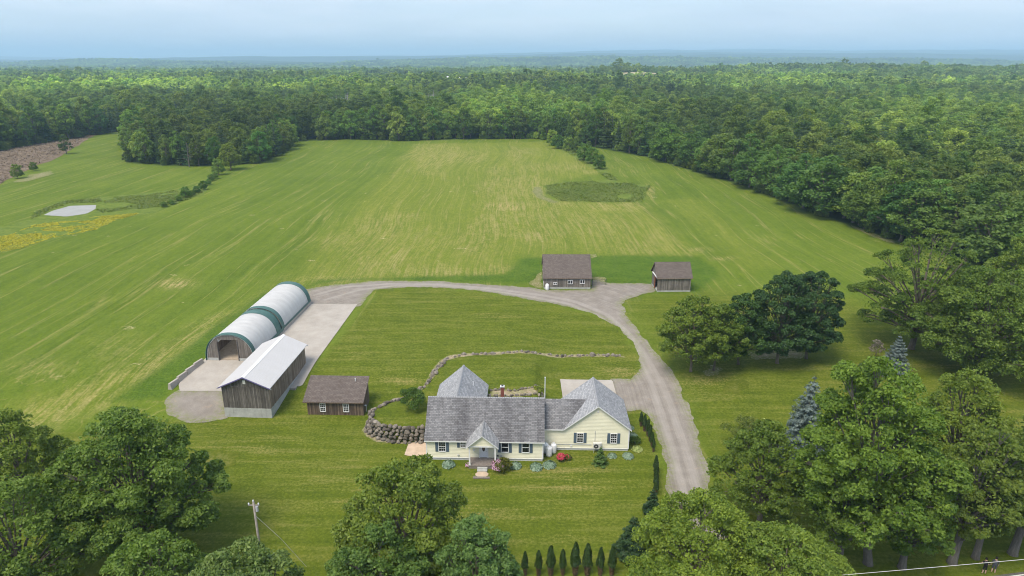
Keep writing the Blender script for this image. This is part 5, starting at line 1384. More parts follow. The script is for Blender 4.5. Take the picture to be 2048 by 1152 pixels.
rowpts = [(17.75, 83.2), (18.0, 81.9), (18.2, 80.6), (18.25, 79.3), (18.25, 78.0), (18.2, 76.7), (17.5, 71.9), (17.35, 70.9), (17.1, 69.8), (16.9, 68.7), (16.7, 67.6), (15.7, 62.6), (15.3, 61.2)]
roww = ['farthest', 'second farthest', 'third farthest', 'fourth', 'fifth', 'sixth', 'seventh', 'eighth', 'ninth', 'tenth', 'eleventh', 'second nearest', 'nearest']
for i, (x, y) in enumerate(rowpts):
    place_cedar(i + 1, x, y, (2.2, 2.5, 2.6, 2.4, 2.1, 1.9, 2.5, 2.3, 2.4, 2.5, 2.2, 1.8, 1.6)[i], roww[i] + ' slim cedar from the house in the row beside the driveway', 'cedars along the driveway')

# ================================================================== LARGE TREES NEAR THE CAMERA
def big(name, seed, x, y, h, r, label, n, leaf, tint=(1, 1, 1), mat='leaf_fore', cat='tree', group=None, **kw):
    rng = np.random.default_rng(seed)
    kw['prim'] = int(kw.get('prim', 26) * 1.35); kw['prim_r'] = kw.get('prim_r', 0.36) * 0.86; kw['nsub'] = kw.get('nsub', 9) + 3; kw['sub_r'] = kw.get('sub_r', 0.42) * 0.84; kw['gap'] = kw.get('gap', 0.0) + (0.0 if mat == 'leaf_maple' else 0.08)
    c, t = broadleaf(rng, h, r, n=int(n * 1.4), leaf=leaf * 0.8, leafmat_=mat, **kw)
    return plant_tree(name, c, t, x, y, label, cat, group, 0, (1, 1, 1), tint)
# left roadside
big('maple_tree', 301, -54.3, 65, 12.6, 4.6, 'bright green tree at the far left edge behind the big maple', 16000, 0.19, (1.12, 1.15, 1.0), base=0.09, prim=24)
big('maple_tree', 302, -37.0, 57.2, 17.6, 7.3, 'large dark green spreading maple at the lower left', 52000, 0.21, (0.92, 1.06, 1.05), base=0.10, prim=46, prim_r=0.27, nsub=11, flat=0.6, gap=0.12, profile=0.3)
big('maple_tree', 303, -44.5, 50.5, 14.2, 7.0, 'mid green maple filling the lower left corner', 34000, 0.2, (0.98, 1.1, 1.1), base=0.12, prim=32, prim_r=0.3, flat=0.65, gap=0.15)
big('maple_tree', 304, -30.5, 47.5, 10.6, 4.8, 'dark leafy maple below the large spreading maple', 22000, 0.19, (0.85, 1.02, 1.0), base=0.09, prim=26, prim_r=0.3, flat=0.65)
big('ash_tree', 305, -20.9, 42.6, 13.3, 5.6, 'grey-green treetop in front of the utility pole', 26000, 0.18, (0.98, 1.05, 1.6), base=0.15, prim=30, prim_r=0.3)
# roadside in front of the house
big('ash_tree', 306, -9.6, 51.0, 15.9, 6.2, 'tall light green tree in front of the house porch', 36000, 0.19, (1.05, 1.08, 0.95), base=0.14, prim=36, prim_r=0.28, gap=0.18, flat=0.75)
big('ash_tree', 307, -10.8, 45.8, 13.0, 4.6, 'dark leafy tree at the bottom, front of the tall light green one', 20000, 0.18, (0.82, 1.0, 1.25), base=0.12, prim=24, prim_r=0.32)
big('ash_tree', 308, -2.9, 46.0, 14.2, 3.7, 'blue-green rounded tree just left of the front cedar row', 22000, 0.17, (0.85, 1.06, 1.6), base=0.12, prim=26, prim_r=0.33)
# feathery yellow-green trees at the foot of the driveway
big('locust_tree', 309, 16.6, 49.2, 13.0, 6.4, 'feathery yellow-green tree over the foot of the driveway', 40000, 0.16, (1.25, 1.28, 1.0), base=0.19, prim=30, prim_r=0.34, nsub=12, sub_r=0.36, flat=0.6)
big('locust_tree', 310, 22.9, 47.0, 11.8, 6.0, 'second feathery yellow-green tree at the bottom edge, nearer the road', 34000, 0.16, (1.15, 1.22, 1.1), base=0.19, prim=28, prim_r=0.34, nsub=12, sub_r=0.36, flat=0.6)
# the tall group right of the driveway
big('roadside_tree', 311, 35.7, 56.2, 23.9, 6.9, 'tallest bright green roadside tree right of the driveway', 52000, 0.2, (0.98, 1.14, 0.95), base=0.14, prim=48, prim_r=0.27, nsub=10, gap=0.12, profile=0.42, lean=(-3.0, 0), trunk_r=0.42, bark='bark_pale')
big('roadside_tree', 312, 32.6, 56.0, 15.2, 4.6, 'mid green tree with a slim pale trunk left of the tallest one', 24000, 0.19, (0.85, 0.98, 0.9), base=0.15, prim=26, prim_r=0.3, gap=0.15, trunk_r=0.33, bark='bark_pale')
big('roadside_tree', 313, 38.8, 55.6, 14.8, 3.9, 'dark green tree with a stout twin trunk right of the tallest one', 24000, 0.19, (0.72, 0.92, 0.85), base=0.10, prim=26, prim_r=0.32, gap=0.12, trunk_r=0.38, bark='bark_pale')
big('roadside_tree', 314, 27.0, 62.6, 12.6, 5.2, 'airy mid green tree between the driveway and the tall roadside group', 20000, 0.19, (0.85, 0.95, 0.85), base=0.11, prim=30, prim_r=0.28, gap=0.25)
big('roadside_tree', 315, 44.2, 56.3, 17.4, 3.8, 'olive green tree with a leaning pale trunk near the walkers', 24000, 0.19, (1.02, 1.05, 1.05), base=0.16, prim=30, prim_r=0.3, gap=0.2, trunk_r=0.42, bark='bark_pale', lean=(1.2, 0))
big('roadside_tree', 316, 47.0, 57.0, 15.5, 3.4, 'grey-green tree with a slim trunk just behind the walkers', 18000, 0.19, (0.92, 0.98, 1.2), base=0.16, prim=24, prim_r=0.3, gap=0.2, trunk_r=0.34, bark='bark_pale')
big('roadside_tree', 317, 51.2, 57.6, 18.2, 4.5, 'pale green tree with a thick trunk at the lower right edge', 28000, 0.19, (1.0, 1.02, 1.15), base=0.15, prim=32, prim_r=0.28, gap=0.18, trunk_r=0.42, bark='bark_pale', lean=(1.0, 0))
big('roadside_tree', 318, 49.6, 66.5, 17.8, 4.9, 'yellow-green leafy tree behind the walkers at the right', 28000, 0.19, (1.12, 1.15, 1.0), base=0.12, prim=34, prim_r=0.28, gap=0.12)
big('roadside_tree', 319, 60.5, 64.0, 15.5, 5.5, 'green tree cut by the right edge above the road', 20000, 0.2, (1.1, 1.08, 1.0), base=0.12, prim=26, prim_r=0.3)
# right lawn
big('oak_tree', 320, 68.6, 108, 21.8, 9.4, 'open-crowned dark oak with bare limbs at the right', 34000, 0.24, (0.78, 0.90, 0.80), base=0.12, prim=44, prim_r=0.22, nsub=9, flat=0.5, gap=0.22, profile=0.35, shell=(0.5, 1.0), trunk_r=0.5)
big('oak_tree', 321, 73.4, 98.6, 18.0, 9.8, 'broad grey-green oak spreading over the right lawn', 48000, 0.23, (0.92, 1.02, 0.95), base=0.07, prim=48, prim_r=0.26, nsub=10, profile=0.2)
big('oak_tree', 322, 93.0, 118, 17.5, 6.6, 'green tree at the right edge behind the broad oak', 20000, 0.25, (1.05, 1.1, 0.95), base=0.09, prim=26)
big('oak_tree', 323, 86.5, 99.5, 13.5, 6.5, 'dark tree at the right edge beside the broad oak', 18000, 0.25, (0.9, 1.02, 0.9), base=0.07, prim=26)
# trees on the lawn beyond the driveway
big('lawn_tree', 324, 28.6, 99.4, 13.9, 5.9, 'airy olive green tree with twin trunks beside the driveway', 22000, 0.21, (1.0, 1.06, 0.85), base=0.10, prim=36, prim_r=0.25, gap=0.2, flat=0.7, trunk_r=0.22)
big('lawn_tree', 325, 32.4, 99.8, 12.3, 4.7, 'airy olive tree leaning on the dark maples', 17000, 0.21, (0.85, 0.95, 0.8), base=0.10, prim=28, prim_r=0.28, gap=0.15, trunk_r=0.2)
big('norway_maple', 326, 37.0, 102.0, 13.0, 4.5, 'leftmost of the dark round maples on the lawn', 20000, 0.21, (1.2, 1.15, 0.9), mat='leaf_maple', base=0.09, prim=34, prim_r=0.28, flat=0.6, trunk_r=0.2)
big('norway_maple', 327, 43.5, 102.4, 15.9, 5.0, 'large dark round maple in the middle of the lawn group', 34000, 0.21, mat='leaf_maple', base=0.10, prim=60, prim_r=0.21, nsub=9, sub_r=0.58, flat=0.78, shell=(0.72, 0.98), profile=0.08, trunk_r=0.26)
big('norway_maple', 328, 49.0, 104.2, 15.6, 4.6, 'rightmost dark round maple on the lawn', 30000, 0.21, (0.92, 0.95, 1.0), mat='leaf_maple', base=0.10, prim=54, prim_r=0.21, nsub=9, sub_r=0.58, flat=0.78, shell=(0.72, 0.98), profile=0.05, trunk_r=0.24)
# small ones
shrub('grey_bush', 60.2, 103.6, 3.6, 1.15, 'thin half-bare grey bush on the right lawn', 'shrub', 800, 0.11, 'twig', seed=71, base=0.25)
shrub('lilac_bush', 29.6, 77.0, 4.6, 2.6, 'thin grey-green bush beside the driveway', 'shrub', 2600, 0.12, 'leaf_fore', (0.95, 0.9, 1.1), seed=72, base=0.08, prim=14)
shrub('lilac_bush', 32.6, 77.6, 4.4, 1.5, 'dark bush with white blossom beside the grey-green bush', 'shrub', 2600, 0.12, 'leaf_fore', (0.5, 0.6, 0.5), flowers='hosta_pale', nf=160, seed=73)
shrub('low_bush', 55.6, 97.4, 2.3, 1.7, 'dark low bush left of the broad silver spruce', 'shrub', 2400, 0.13, tint=(0.6, 0.72, 0.7), seed=74)

# ================================================================== WOODS
PROT = []
def proto(seed, **kw):
    c, t = broadleaf(np.random.default_rng(seed), leafmat_='leaf', **kw); PROT.append((c, t))
proto(401, h=18, r=5.6, base=0.05, n=6500, leaf=0.34, prim=30, prim_r=0.28, nsub=9, flat=0.98, sub_r=0.46, profile=0.25, zmin=-0.9)
proto(402, h=20, r=4.7, base=0.10, n=6500, leaf=0.34, prim=30, prim_r=0.3, nsub=9, flat=0.98, sub_r=0.46, profile=0.4)
proto(403, h=16.5, r=6.6, base=0.04, n=7500, leaf=0.34, prim=34, prim_r=0.26, nsub=9, flat=0.98, sub_r=0.46, profile=0.15, zmin=-0.9)
proto(404, h=17, r=4.6, base=0.10, n=4200, leaf=0.33, prim=24, prim_r=0.28, nsub=8, flat=0.95, sub_r=0.44, profile=0.3, gap=0.2)
proto(405, h=20, r=4.2, base=0.22, n=4200, leaf=0.34, prim=24, prim_r=0.3, nsub=8, flat=0.95, sub_r=0.44, profile=0.35, gap=0.15, bark='bark_pale')
proto(406, h=9, r=3.4, base=0.02, n=3600, leaf=0.28, prim=18, prim_r=0.34, nsub=9, flat=0.98, sub_r=0.46, profile=0.1, zmin=-0.9)
CPROT = [conifer(np.random.default_rng(411 + i), 17 + 2 * i, 3.0 - 0.3 * i, 0.08, 3800, 0.32, 17, 'needle', 8, 0.3, 0.85) for i in range(2)]
ALLP = PROT + CPROT                                   # 0-4 broadleaf, 5 bush, 6-7 spruce

SWAMP = [(-165, 585), (-60, 575), (-40, 640), (-70, 700), (-160, 690), (-185, 640)]
def wood_positions():
    rng = np.random.default_rng(5)
    out = []
    for (ya, yb, sp) in ((120, 760, 5.6), (760, 1500, 7.2), (1500, 2800, 10.5), (2800, 5600, 17.0)):
        w = 0.92 * yb + 60
        nx = int(2 * w / sp); ny = int((yb - ya) / sp)
        gx, gy = np.meshgrid(np.arange(nx), np.arange(ny))
        X = -w + (gx + rng.random(gx.shape) * 0.95) * sp; Y = ya + (gy + rng.random(gy.shape) * 0.95) * sp
        X = X.ravel(); Y = Y.ravel()
        k = (np.abs(X) < 0.86 * Y + 40)
        out.append(np.stack([X[k], Y[k], np.full(k.sum(), sp)], 1))
    P = np.concatenate(out)
    s = np.full(len(P), -99.0); m = P[:, 1] < 620; s[m] = sdf(P[m, 0], P[m, 1], OPEN)
    P = P[s < -1.2]; s = s[s < -1.2]
    k = (sdf(P[:, 0], P[:, 1], FARC) < 0) & (sdf(P[:, 0], P[:, 1], SWAMP) < 0)
    for bx, by, br in ((-70, 1010, 26), (640, 640, 24), (-98, 1035, 20)):
        k &= np.hypot((P[:, 0] - bx), (P[:, 1] - by) * 0.55 + 6) > br
    k &= ~((np.abs(P[:, 0] + 1700) < 420) & (P[:, 1] > 5050))
    return P[k], s[k]
WP, WS = wood_positions()

def kind_of(x, y, u):
    """mix of trees varies through the woods"""
    f = fbm(x / 160, y / 160, 71, 3); n = len(x)
    k = np.where(u < 0.3, 0, np.where(u < 0.5, 1, np.where(u < 0.68, 2, np.where(u < 0.82, 3, 4))))
    con = (f > 0.52) & (u > 0.42) | (u > 0.92)
    return np.where(con, 6 + (u * 977 % 1 > 0.5), k)

rngw = np.random.default_rng(77)
U = rngw.random(len(WP)); KIND = kind_of(WP[:, 0], WP[:, 1], U)
# trees of the wood's edge, each a tree of its own
edge = (WS > -10.5) & (np.abs(WP[:, 0]) < 0.80 * WP[:, 1] + 6) & (WP[:, 1] > 125)
ei = np.where(edge)[0]
ei = ei[np.argsort(np.hypot(WP[ei, 0], WP[ei, 1]) + 3 * -WS[ei])][:290]
LOOK = ['rounded mid green', 'tall mid green', 'broad dense green', 'thin-crowned green', 'tall pale-trunked', 'bushy', 'pointed dark spruce', 'pointed dark spruce']
def edge_place(x, y):
    if x > 8:
        if y > 330: return 'in the far right corner of the hayfield'
        return 'in the right wall of trees, ' + ('nearest the open oak' if y < 190 else 'above the dirt track' if y < 225 else 'midway along the hayfield' if y < 275 else 'towards the far corner')
    if y < 432 and x > -200: return 'in the wood that juts into the left field, ' + ('left end' if x < -168 else 'middle part' if x < -145 else 'right end')
    if x < -180: return 'in the left wood above the logged ground, ' + ('by the left edge' if x < -250 else 'near the field corner')
    return 'in the tree wall across the far end of the hayfield, ' + ('left half' if x < -60 else 'right half')
for i in ei:
    x, y, _ = WP[i]; k = int(KIND[i])
    wide = 1.0
    if x > 8 and y < 330:                              # big rounded crowns along the right wall
        if rngw.random() < 0.38: continue
        k = (0, 2, 0, 1, 2)[i % 5]; wide = 1.32
    if x < -180 and k in (0, 2): k = 4 if i % 2 else 1
    sc = rngw.uniform(0.8, 1.12) * (1.0 if x < 8 else 0.98)
    if x > 8 and y < 330: sc *= 1.02 + 0.12 * math.sin(i)
    if -200 < x < -120 and y < 432: sc *= 0.82
    pl = edge_place(x, y); sp = 'tree' if k < 6 else 'tree'
    e = plant_tree('edge_tree', ALLP[k][0], ALLP[k][1], float(x), float(y), (LOOK[k] + ' tree ' + pl), 'tree', 'trees ' + pl, rngw.random() * 6.28,
                   (wide * sc * rngw.uniform(0.9, 1.15), wide * sc * rngw.uniform(0.9, 1.15), sc), tuple(np.array([0.86, 0.94, 0.88]) * rngw.uniform(0.72, 1.4) * np.array([rngw.uniform(0.85, 1.15), 1, 1])))
# the wood behind, one mass
rest = np.ones(len(WP), bool); rest[ei] = False
RP, RK, RU = WP[rest], KIND[rest], U[rest]
far = RP[:, 1] > 800
def low(seed, h, r, n, leaf):
    rng = np.random.default_rng(seed)
    return broadleaf(rng, h, r, 0.05, n, leaf, 14, 0.36, 5, 0.55, 0.8, -0.6, None, 0.25, 'leaf')[0]
LOWP = [low(421, 17, 5.8, 420, 0.95), low(422, 19, 5.0, 400, 0.95), low(423, 15, 6.4, 420, 0.95), conifer(np.random.default_rng(424), 18, 3.0, 0.08, 300, 0.85, 9, 'needle', 6, 0.3, 0.85)[0]]
inst_col = bpy.data.collections.new('wood_models')
names = []
for j, me in enumerate([p[0] for p in ALLP] + LOWP):
    o = bpy.data.objects.new('wood_model_%02d' % j, me); inst_col.objects.link(o)
idx = np.where(far, np.where(RK >= 6, 11, 8 + (RK % 3)), RK).astype(np.int32)
scl = (0.58 + 0.55 * rngw.random(len(RP)) ** 1.4) * (0.75 + 0.6 * fbm(RP[:, 0] / 75, RP[:, 1] / 75, 141, 3)) * np.where(rngw.random(len(RP)) > 0.955, 1.3, 1.0) * np.where(RP[:, 1] > 2800, 1.75, np.where(RP[:, 1] > 1500, 1.25, 1.0))
scl3 = np.stack([scl * 1.08, scl * 1.08, scl * np.where(RP[:, 1] > 2800, 0.62, np.where(RP[:, 1] > 1500, 0.82, 0.95))], 1)
tintv = 0.55 * smv((fbm(RP[:, 0] / 90, RP[:, 1] / 90, 61, 3) - 0.5) * 4) * rngw.random(len(RP)) * (RP[:, 1] < 1300)
ppx, ppy = lookup_px(RP[:, 0], RP[:, 1], np.full(len(RP), 16.0))
for (cx, cy, rx, ry) in ((210, 168, 190, 9), (660, 178, 160, 7), (90, 176, 120, 7)):
    tintv = np.maximum(tintv, 0.95 * np.exp(-(((ppx - cx) / rx) ** 2 + ((ppy - cy) / ry) ** 2) * 1.5) * (0.5 + 0.5 * rngw.random(len(RP))))
nb2 = 900; gx = rngw.uniform(-330, 150, nb2 * 12); gy = rngw.uniform(125, 520, nb2 * 12); gs_ = sdf(gx, gy, OPEN)
kk = (gs_ < -0.3) & (gs_ > -7) & (np.abs(gx) < 0.8 * gy + 10); gx, gy = gx[kk][:nb2], gy[kk][:nb2]
RP = np.concatenate([RP, np.stack([gx, gy, np.zeros(len(gx))], 1)]); idx = np.concatenate([idx, np.full(len(gx), 5, np.int32)])
b_s = rngw.uniform(0.28, 0.62, len(gx)); scl3 = np.concatenate([scl3, np.stack([b_s * 1.2, b_s * 1.2, b_s], 1)]); tintv = np.concatenate([tintv, rngw.random(len(gx)) * 0.4])
me = bpy.data.meshes.new('woodland')
me.vertices.add(len(RP)); me.vertices.foreach_set('co', np.stack([RP[:, 0], RP[:, 1], H0(RP[:, 0], RP[:, 1]) - 0.3], 1).astype(np.float32).ravel())
a = me.attributes.new('model', 'INT', 'POINT'); a.data.foreach_set('value', idx)
a = me.attributes.new('size', 'FLOAT_VECTOR', 'POINT'); a.data.foreach_set('vector', scl3.astype(np.float32).ravel())
a = me.attributes.new('turn', 'FLOAT_VECTOR', 'POINT'); a.data.foreach_set('vector', np.stack([np.zeros(len(RP)), np.zeros(len(RP)), rngw.random(len(RP)) * 6.28], 1).astype(np.float32).ravel())
tsh = np.clip((fbm(RP[:, 0] / 130, RP[:, 1] / 210, 131, 4) - 0.46) * 2.0, -0.42, 0.5) + rngw.normal(size=len(RP)) * 0.10 + 0.16 * smv((RP[:, 1] - 500) / 500)  # last term lightens farther crowns: haze put into the leaf colour
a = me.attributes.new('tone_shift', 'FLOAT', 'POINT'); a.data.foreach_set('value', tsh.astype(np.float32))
a = me.attributes.new('tint', 'FLOAT', 'POINT'); a.data.foreach_set('value', tintv.astype(np.float32))
wo = bpy.data.objects.new('woodland', me); link(wo); tag(wo, 'mixed green woodland stretching from the field edges to the horizon', 'woods', None, 'stuff')
ng = bpy.data.node_groups.new('woodland_nodes', 'GeometryNodeTree')
ng.interface.new_socket('Geometry', in_out='INPUT', socket_type='NodeSocketGeometry'); ng.interface.new_socket('Geometry', in_out='OUTPUT', socket_type='NodeSocketGeometry')
gi = ng.nodes.new('NodeGroupInput'); go = ng.nodes.new('NodeGroupOutput'); ci = ng.nodes.new('GeometryNodeCollectionInfo'); ip = ng.nodes.new('GeometryNodeInstanceOnPoints')
ci.inputs['Collection'].default_value = inst_col; ci.inputs['Separate Children'].default_value = True; ci.inputs['Reset Children'].default_value = True
def named(n, typ):
    q = ng.nodes.new('GeometryNodeInputNamedAttribute'); q.data_type = typ; q.inputs['Name'].default_value = n; return q.outputs['Attribute']
ip.inputs['Pick Instance'].default_value = True
ng.links.new(gi.outputs[0], ip.inputs['Points']); ng.links.new(ci.outputs[0], ip.inputs['Instance'])
ng.links.new(named('model', 'INT'), ip.inputs['Instance Index']); ng.links.new(named('turn', 'FLOAT_VECTOR'), ip.inputs['Rotation']); ng.links.new(named('size', 'FLOAT_VECTOR'), ip.inputs['Scale'])
ng.links.new(ip.outputs[0], go.inputs[0])
md = wo.modifiers.new('instances', 'NODES'); md.node_group = ng
print('edge trees', len(ei), 'woodland', len(RP))

# bushes and lone trees in the fields
def lone(name, k, px, py, h, label, tint=(1, 1, 1), wide=1.0, cat='tree', group=None, yaw=0.0):
    x, y = at(px, py); base_h = (18, 20, 16.5, 17, 21, 9, 17, 19)[k]; s = h / base_h
    plant_tree(name, ALLP[k][0], ALLP[k][1], x, y, label, cat, group, yaw, (s * wide, s * wide, s), tint)
lone('field_tree', 0, 462, 340, 12.8, 'lone yellow-green tree before the jutting wood', (1.15, 1.05, 0.8), 1.15)
lone('field_tree', 5, 438, 350, 7.0, 'smaller green tree left of the lone yellow-green tree', (0.8, 0.9, 0.8))
lone('field_bush', 5, 408, 380, 3.6, 'dark bush on the bank up from the pond, topmost', (0.6, 0.8, 0.7), 1.2, 'shrub', None, 1)
lone('field_bush', 5, 423, 362, 2.8, 'small pale bush just below the lone yellow-green tree', (0.9, 0.95, 0.9), 1.4, 'shrub', None, 2)
lone('field_bush', 5, 372, 395, 4.0, 'rounded dark bush on the bank right of the pond', (0.62, 0.85, 0.75), 1.2, 'shrub', None, 3)
lone('field_bush', 5, 328, 414, 1.8, 'low bush nearest the pond on its bank', (0.6, 0.75, 0.6), 1.8, 'shrub', None, 4)
for i, (px, py, h, w, lab) in enumerate(((394, 386, 2.6, 1.4, 'low green bush between the two dark bank bushes'), (418, 370, 2.4, 1.3, 'small green bush under the topmost dark bank bush'), (358, 402, 2.2, 1.5, 'spreading low bush below the rounded dark bank bush'),
        (384, 391, 2.0, 1.5, 'short bush touching the rounded dark bank bush'), (343, 409, 1.7, 1.6, 'ground-hugging bush second nearest the pond'), (430, 358, 3.2, 1.2, 'green bush at the foot of the smaller field tree'))):
    lone('field_bush', 5, px, py, h, lab, (0.85, 1.0, 0.85), w, 'shrub', 'bushes on the pond bank', i * 1.1)
for i, (px, py, h, w, tn, lab) in enumerate(((1104, 291, 9.0, 1.0, (1.0, 1.05, 0.8), 'bright bush at the far end of the strip between the fields'), (1116, 297, 7.6, 1.3, (0.85, 0.95, 0.7), 'bush second from the far end of the strip between the fields'),
        (1138, 301, 7.2, 1.1, (1.0, 1.0, 0.75), 'pale bush in the middle of the strip between the fields'), (1150, 305, 6.6, 1.1, (0.8, 0.8, 0.7), 'olive bush in the middle of the strip between the fields'),
        (1168, 321, 8.4, 1.2, (0.7, 0.85, 0.6), 'tall dense bush, left of the near trio on the strip'), (1184, 327, 7.6, 1.2, (0.68, 0.85, 0.6), 'dense bush, middle of the near trio on the strip'),
        (1200, 338, 6.6, 1.2, (0.62, 0.8, 0.6), 'rounded dark bush at the near end of the strip'))):
    lone('field_bush', 5, px, py, h, lab, tn, w, 'shrub', 'bushes on the strip between the fields', i * 1.3)
lone('field_tree', 3, 133, 308, 10.5, 'lone ragged tree at the edge of the logged ground', (0.6, 0.65, 0.6), 1.1)
lone('field_bush', 5, 36, 357, 6.0, 'scrubby bush on the logged ground, farther left', (0.7, 0.75, 0.6), 1.0, 'shrub')
lone('field_bush', 5, 68, 342, 4.0, 'scrubby bush on the logged ground, farther right', (0.6, 0.7, 0.55), 1.1, 'shrub')
# bare grey dead tree on the face of the jutting wood, birch snag at the right
def snag(x, y, h, label, seed, mat='bark_pale'):
    r_ = random.Random(seed); e = empty('dead_tree', (x, y, hz(x, y))); tag(e, label, 'dead tree')
    mb = MB(); mb.tube([(0, 0, -0.3), (0.1, 0, h * 0.5), (0.2, 0.1, h)], [0.28, 0.18, 0.04], 7); mb.build('trunk', mat, e)
    mb = MB()
    for i in range(26):
        z = h * r_.uniform(0.25, 0.95); a = r_.uniform(0, 6.28); L = (h - z) * 0.35 + 0.7
        mb.tube([(0.1, 0, z), (L * math.cos(a) * 0.6, L * math.sin(a) * 0.6, z + 0.25 * L), (L * math.cos(a), L * math.sin(a), z + 0.2 * L)], [0.07, 0.05, 0.02], 4)
    mb.build('branches', mat, e, kind='stuff')
sx, sy = at(380, 334); snag(sx, sy - 0.5, 11, 'bare grey dead tree on the face of the jutting wood', 5)
sx, sy = at(2036, 420); snag(sx, sy, 16, 'bare white birch snag at the right edge of the woods', 8)
# drowned grey trunks in a swampy gap behind the far tree wall
sheet('swamp_ground', SWAMP, 5, 0.1, 'meadow', 6, 0.03, 12, 8, label='pale swampy gap in the woods behind the field', cat='swamp')
SNAGS = []
for q in range(3):
    r_ = random.Random(90 + q); mt, mbn = MB(), MB(); h_ = 13
    mt.tube([(0, 0, -0.3), (0.15, 0, h_ * 0.5), (0.3 * (q - 1), 0.1, h_)], [0.3, 0.2, 0.06], 6)
    for i in range(12):
        z = h_ * r_.uniform(0.3, 0.95); a = r_.uniform(0, 6.28); L = (h_ - z) * 0.3 + 0.6
        mbn.tube([(0.1, 0, z), (L * math.cos(a), L * math.sin(a), z + 0.3 * L)], [0.09, 0.03], 4)
    m1 = bpy.data.meshes.new('trunk'); m1.from_pydata(mt.V, [], mt.F); m1.materials.append(M['snag_wood']); m2 = bpy.data.meshes.new('branches'); m2.from_pydata(mbn.V, [], mbn.F); m2.materials.append(M['snag_wood'])
    SNAGS.append((m1, m2))
r_ = random.Random(97); cnt = 0
while cnt < 60:
    x, y = r_.uniform(-185, -40), r_.uniform(575, 700)
    if float(sdf(np.array([x]), np.array([y]), SWAMP)[0]) < 1: continue
    e = empty('drowned_tree', (x, y, hz(x, y)), r_.uniform(0, 6.28)); s_ = r_.uniform(0.7, 1.25); e.scale = (s_ * 1.3, s_ * 1.3, s_); tag(e, 'bare grey dead trunk in the swampy gap behind the far tree wall', 'dead tree', 'dead trunks in the swamp')
    m1, m2 = SNAGS[cnt % 3]; link(bpy.data.objects.new('trunk', m1), e); b = link(bpy.data.objects.new('branches', m2), e); b['kind'] = 'stuff'; cnt += 1
# far houses
def far_house(x, y, w, d, h, label, wall, roof):
    z = hz(x, y); e = empty('far_house', (x, y, z + 8), R(10)); tag(e, label, 'house')
    mb = MB(); mb.box(-w / 2, -d / 2, -8, w / 2, d / 2, h); mb.build('wall', wall, e)
    for s in (0, 1):
        pts = [(-w / 2 - 0.5, -d / 2 - 0.5, h), (w / 2 + 0.5, -d / 2 - 0.5, h), (w / 2 + 0.5, 0, h + d * 0.32), (-w / 2 - 0.5, 0, h + d * 0.32)]
        if s: pts = [(-p[0], -p[1], p[2]) for p in pts]
        roof_plane('roof', pts, roof, e, 0.2)
far_house(-98, 1035, 17, 9, 5, 'pale roofed building showing among the far woods', 'white_trim', 'base_grey')
far_house(-70, 1012, 9, 8, 4, 'small white building beside the pale roofed one in the far woods', 'white_trim', 'base_grey')
far_house(640, 640, 24, 12, 5, 'grey roofed house half hidden in the woods at the right', 'white_trim', 'shingle_grey')

# ================================================================== UTILITY POLE, WIRES, WALKERS
ue = empty('utility_pole', (-23.3, 52.2, 0)); tag(ue, 'grey wooden utility pole on the front lawn', 'utility pole')
mb = MB(); mb.tube([(0, 0, -0.3), (0, 0, 10.2)], [0.14, 0.095], 10); mb.build('pole', 'pole_wood', ue, True)
mb = MB(); mb.box(-0.5, -0.045, 9.78, 0.5, 0.045, 9.87); mb.build('crossarm', 'pole_wood', ue)
for x in (-0.44, 0.0, 0.44):
    mb = MB(); mb.lathe((x, 0, 9.881 if x else 10.2), [(0.03, 0), (0.075, 0.05), (0.045, 0.1), (0.075, 0.14), (0.03, 0.2)], 9); mb.build('insulator', 'tank_white', ue, True)
mb = MB(); mb.tube([(0.25, 0, 9.2), (0.25, 0, 9.7)], 0.13, 9); mb.build('cutout_fuse', 'pipe_grey', ue)
mb = MB(); mb.tube([(0.1, 0, 8.6), (1.6, 1.2, 5.2), (3.2, 2.4, 1.0)], 0.02, 5); mb.build('guy_wire', 'wire', ue)
def wire(p, q, sag, r, label):
    mb = MB(); n = 26
    mb.tube([tuple(np.array(p) * (1 - t) + np.array(q) * t - np.array([0, 0, 4 * sag * t * (1 - t)])) for t in [i / n for i in range(n + 1)]], r, 5)
    tag(mb.build('overhead_wire', 'wire'), label, 'wire')
a_, b_ = at(1690, 1149, 8.0), at(2060, 1117, 8.0); d_ = (b_[0] - a_[0], b_[1] - a_[1])
wire((a_[0] - 0.35 * d_[0], a_[1] - 0.35 * d_[1], 8.0), (b_[0] + 0.5 * d_[0], b_[1] + 0.5 * d_[1], 8.0), 0.05, 0.022, 'pale overhead wire crossing the lower right corner')

